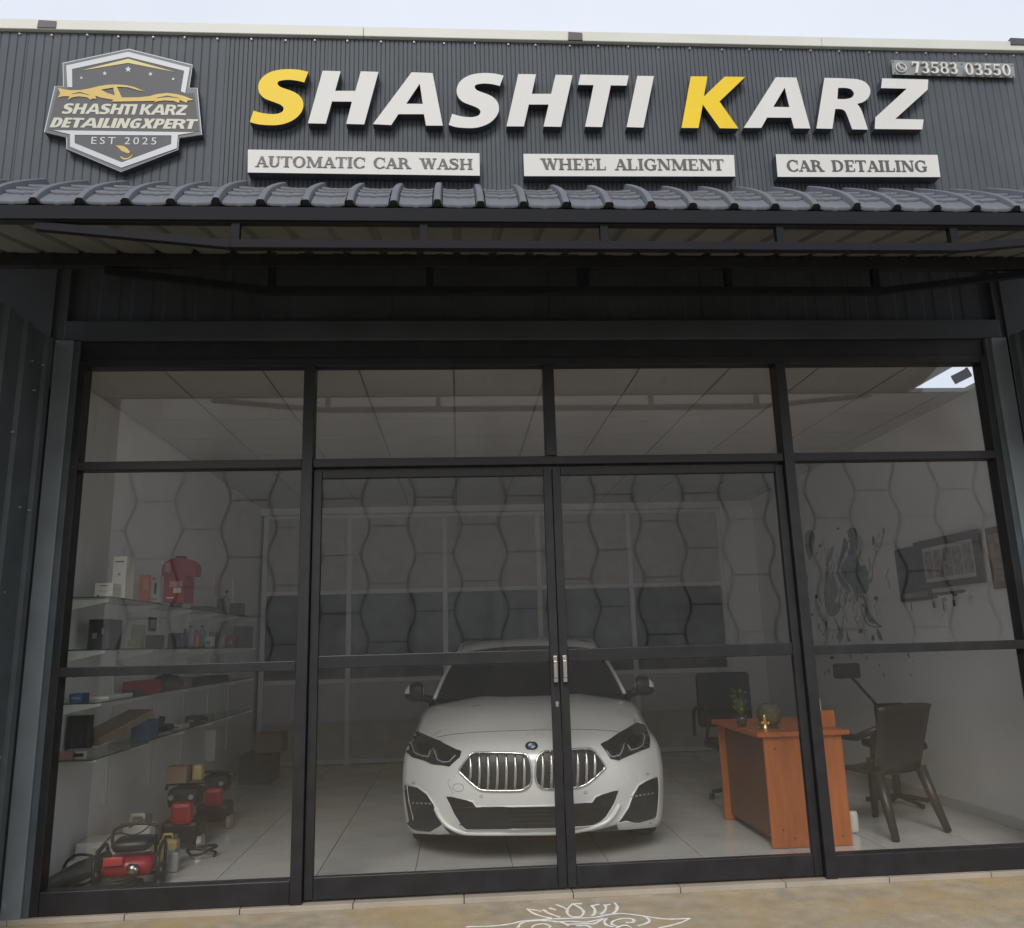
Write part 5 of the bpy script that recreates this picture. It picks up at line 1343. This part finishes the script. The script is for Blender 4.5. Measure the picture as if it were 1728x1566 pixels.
bm = bmesh.new(); abox(bm, -1.975, -1.90, 1.47, 1.56, .446, .56, 0, .02); tag(finish('yellow_pouch', bm, M_yelp, None), 'yellow pouch beside the cardboard box on the nearer machine', 'pouch')
cr = empty('stock_rack', (-2.0, 4.3, 0), 'dark low stock stack against the back left corner by the partition', 'stack')
bm = bmesh.new(); abox(bm, -2.32, -2.0, 4.2, 4.7, .002, .30, 0, .01); finish('lower_box', bm, M_dgrey, cr)
bm = bmesh.new(); abox(bm, -2.2, -1.9, 4.3, 4.6, .302, .50, 0, .01); finish('upper_box', bm, M_card, cr)
pf = box('paper_flyer', -2.32, -2.24, 3.0, 3.004, .35, .62, M_whc); tag(pf, 'white paper hanging below the shelves near the back of the left wall', 'paper')
pf.location.z = .40

# ================================================================== rangoli
rg = empty('rangoli', (.75, -.35, -.03), 'white chalk lotus rangoli drawn on the ground before the doors', 'chalk drawing')
GO, GS = (700, 1480), 3.456
def chalk(pts, r=.004, sm=4):
    c = cat_rom([Vector((a, b, 0)) for a, b in pts], sm) if len(pts) > 2 else [Vector((a, b, 0)) for a, b in pts]
    P = [at(GO[0]+p.x/GS, GO[1]+p.y/GS, Z=-.0295) for p in c]
    bm = bmesh.new()
    L = []
    for i, p in enumerate(P):
        t = (P[min(i+1, len(P)-1)]-P[max(i-1, 0)]).normalized(); n = Vector((-t.y, t.x, 0)); rr_ = r*random.uniform(.7, 1.25)
        L.append((bm.verts.new(p+n*rr_), bm.verts.new(p+Vector((0, 0, .0012))), bm.verts.new(p-n*rr_)))
    for A, B in zip(L, L[1:]):
        bm.faces.new((A[0], A[1], B[1], B[0])); bm.faces.new((A[1], A[2], B[2], B[1]))
    finish('chalk_line', bm, M_chalk, rg)
for L in ([(655, 185), (690, 210), (740, 228), (800, 240)], [(655, 185), (700, 192), (740, 200)], [(750, 190), (780, 210), (850, 235)], [(785, 180), (825, 192)],
          [(825, 160), (870, 178), (890, 190)], [(920, 155), (893, 185), (890, 210), (915, 230), (965, 230), (985, 205), (965, 180), (920, 155)], [(920, 155), (975, 155)],
          [(1030, 165), (1050, 190), (1045, 218), (1025, 225)], [(1030, 168), (1075, 158)], [(1105, 160), (1115, 180), (1100, 205), (1080, 218)], [(1110, 165), (1140, 158)], [(1165, 150), (1180, 170), (1175, 195), (1155, 212)],
          [(300, 290), (450, 285), (560, 272), (640, 255), (780, 245), (900, 240), (1050, 235), (1120, 220), (1200, 212), (1300, 222), (1420, 240), (1500, 245), (1605, 240)],
          [(1605, 240), (1560, 262), (1480, 285), (1420, 296)], [(815, 262), (900, 258), (1000, 262), (1090, 245)], [(890, 275), (1000, 272), (1050, 270), (1100, 240)],
          [(1120, 240), (1105, 260), (1120, 280), (1160, 290)], [(1230, 265), (1275, 262), (1270, 245), (1220, 240), (1160, 255), (1150, 275), (1200, 292)], [(1330, 225), (1365, 245), (1360, 265), (1300, 285)],
          [(600, 296), (620, 270), (680, 255), (780, 255), (860, 265), (900, 285)], [(680, 296), (700, 280), (750, 272), (790, 285), (780, 296)], [(940, 285), (1000, 282), (1030, 296)]):
    chalk(L, .008)
# continuing swirls nearer to the camera (just below the picture)
for s in (-1, 1):
    for k in range(3):
        bm = bmesh.new(); P = [Vector((.62+s*(.12+.05*k+.10*math.cos(a*.5)), -.62-.07*k+.06*math.sin(a), -.029)) for a in [i*.4 for i in range(14)]]
        tube(bm, P, .003, 4); finish('chalk_line', bm, M_chalk, rg)
rc = random.Random(21)
bm = bmesh.new()
for (x, y, a, n_) in ((-1.6, -.10, -.5, 14), (2.3, -.12, -2.2, 12), (1.55, -.42, .15, 9)):
    w_ = .0016; L = []
    for k in range(n_):
        L.append((bm.verts.new((x, y-w_, -.0296)), bm.verts.new((x, y+w_, -.0296)))); a += rc.uniform(-.5, .5); x += .05*math.cos(a); y += .05*math.sin(a)
    for A, B in zip(L, L[1:]): bm.faces.new((A[0], B[0], B[1], A[1]))
tag(finish('ground_cracks', bm, M_joint, None), kind='stuff')
# ground specks
rs = random.Random(5)
bm = bmesh.new()
for i in range(240):
    x, y = rs.uniform(-2.6, 3.8), rs.uniform(-1.4, -.1); r_ = rs.uniform(.0015, .006)
    lathe(bm, x, y, [(r_, -.0305), (r_*.5, -.0305+r_*.6)], 5)
tag(finish('grit', bm, M_joint, None), kind='stuff')

# ================================================================== across the street (seen mirrored in the glass)
ob = empty('opposite_building', (1, -12, 0), 'pale building across the street with dark wavy joints and weathered parapet', 'building')
box('wall', -14, 16, -12.3, -12, -.03, 5.1, M_opp, ob)
box('added_plinth', -14, 16, -11.999, -11.93, -.03, .95, mat('added_plinth_tone', (.56, .53, .50), .9, 0, .15, .6), ob)  # mid-tone band added to soften the wall-to-ground step mirrored in the glass
box('parapet', -14, 16, -12.32, -11.96, 5.102, 6.64, M_oppd, ob)
base = None
for i in range(-13, 16):
    s = 1 if i % 2 == 0 else -1
    key = s
    if base is None: base = {}
    if key not in base:
        bm = bmesh.new(); P = []
        for j in range(56):
            z = .1+j*.09; P.append((i*.95+s*.085*math.sin(2*math.pi*z/1.18), z))
        L = [(bm.verts.new((x-.022, -11.994, z)), bm.verts.new((x+.022, -11.994, z))) for x, z in P]
        for A, B in zip(L, L[1:]): bm.faces.new((A[0], A[1], B[1], B[0]))
        o = finish('wavy_joint', bm, M_joint, ob); md = o.modifiers.new('s', 'SOLIDIFY'); md.thickness = .02
        base[key] = (o, i)
    else:
        o = share(base[key][0], 'wavy_joint', ob, loc=((i-base[key][1])*.95, 0, 0)); md = o.modifiers.new('s', 'SOLIDIFY'); md.thickness = .02
h0 = None
for i in range(-13, 15):
    s = 1 if i % 2 == 0 else -1
    for j in range(5):
        zc = 1.18*j+(.295 if s > 0 else .885)
        if zc > 5: continue
        if h0 is None:
            bm = bmesh.new(); abox(bm, i*.95+.10, (i+1)*.95-.10, -12.01, -11.99, zc-.012, zc+.012); h0 = finish('cross_joint', bm, M_joint, ob); hb_ = (i, zc)
        else: share(h0, 'cross_joint', ob, loc=((i-hb_[0])*.95, 0, zc-hb_[1]))
for o in list(bpy.data.objects):
    if o.name.startswith('tmp'): bpy.data.objects.remove(o)
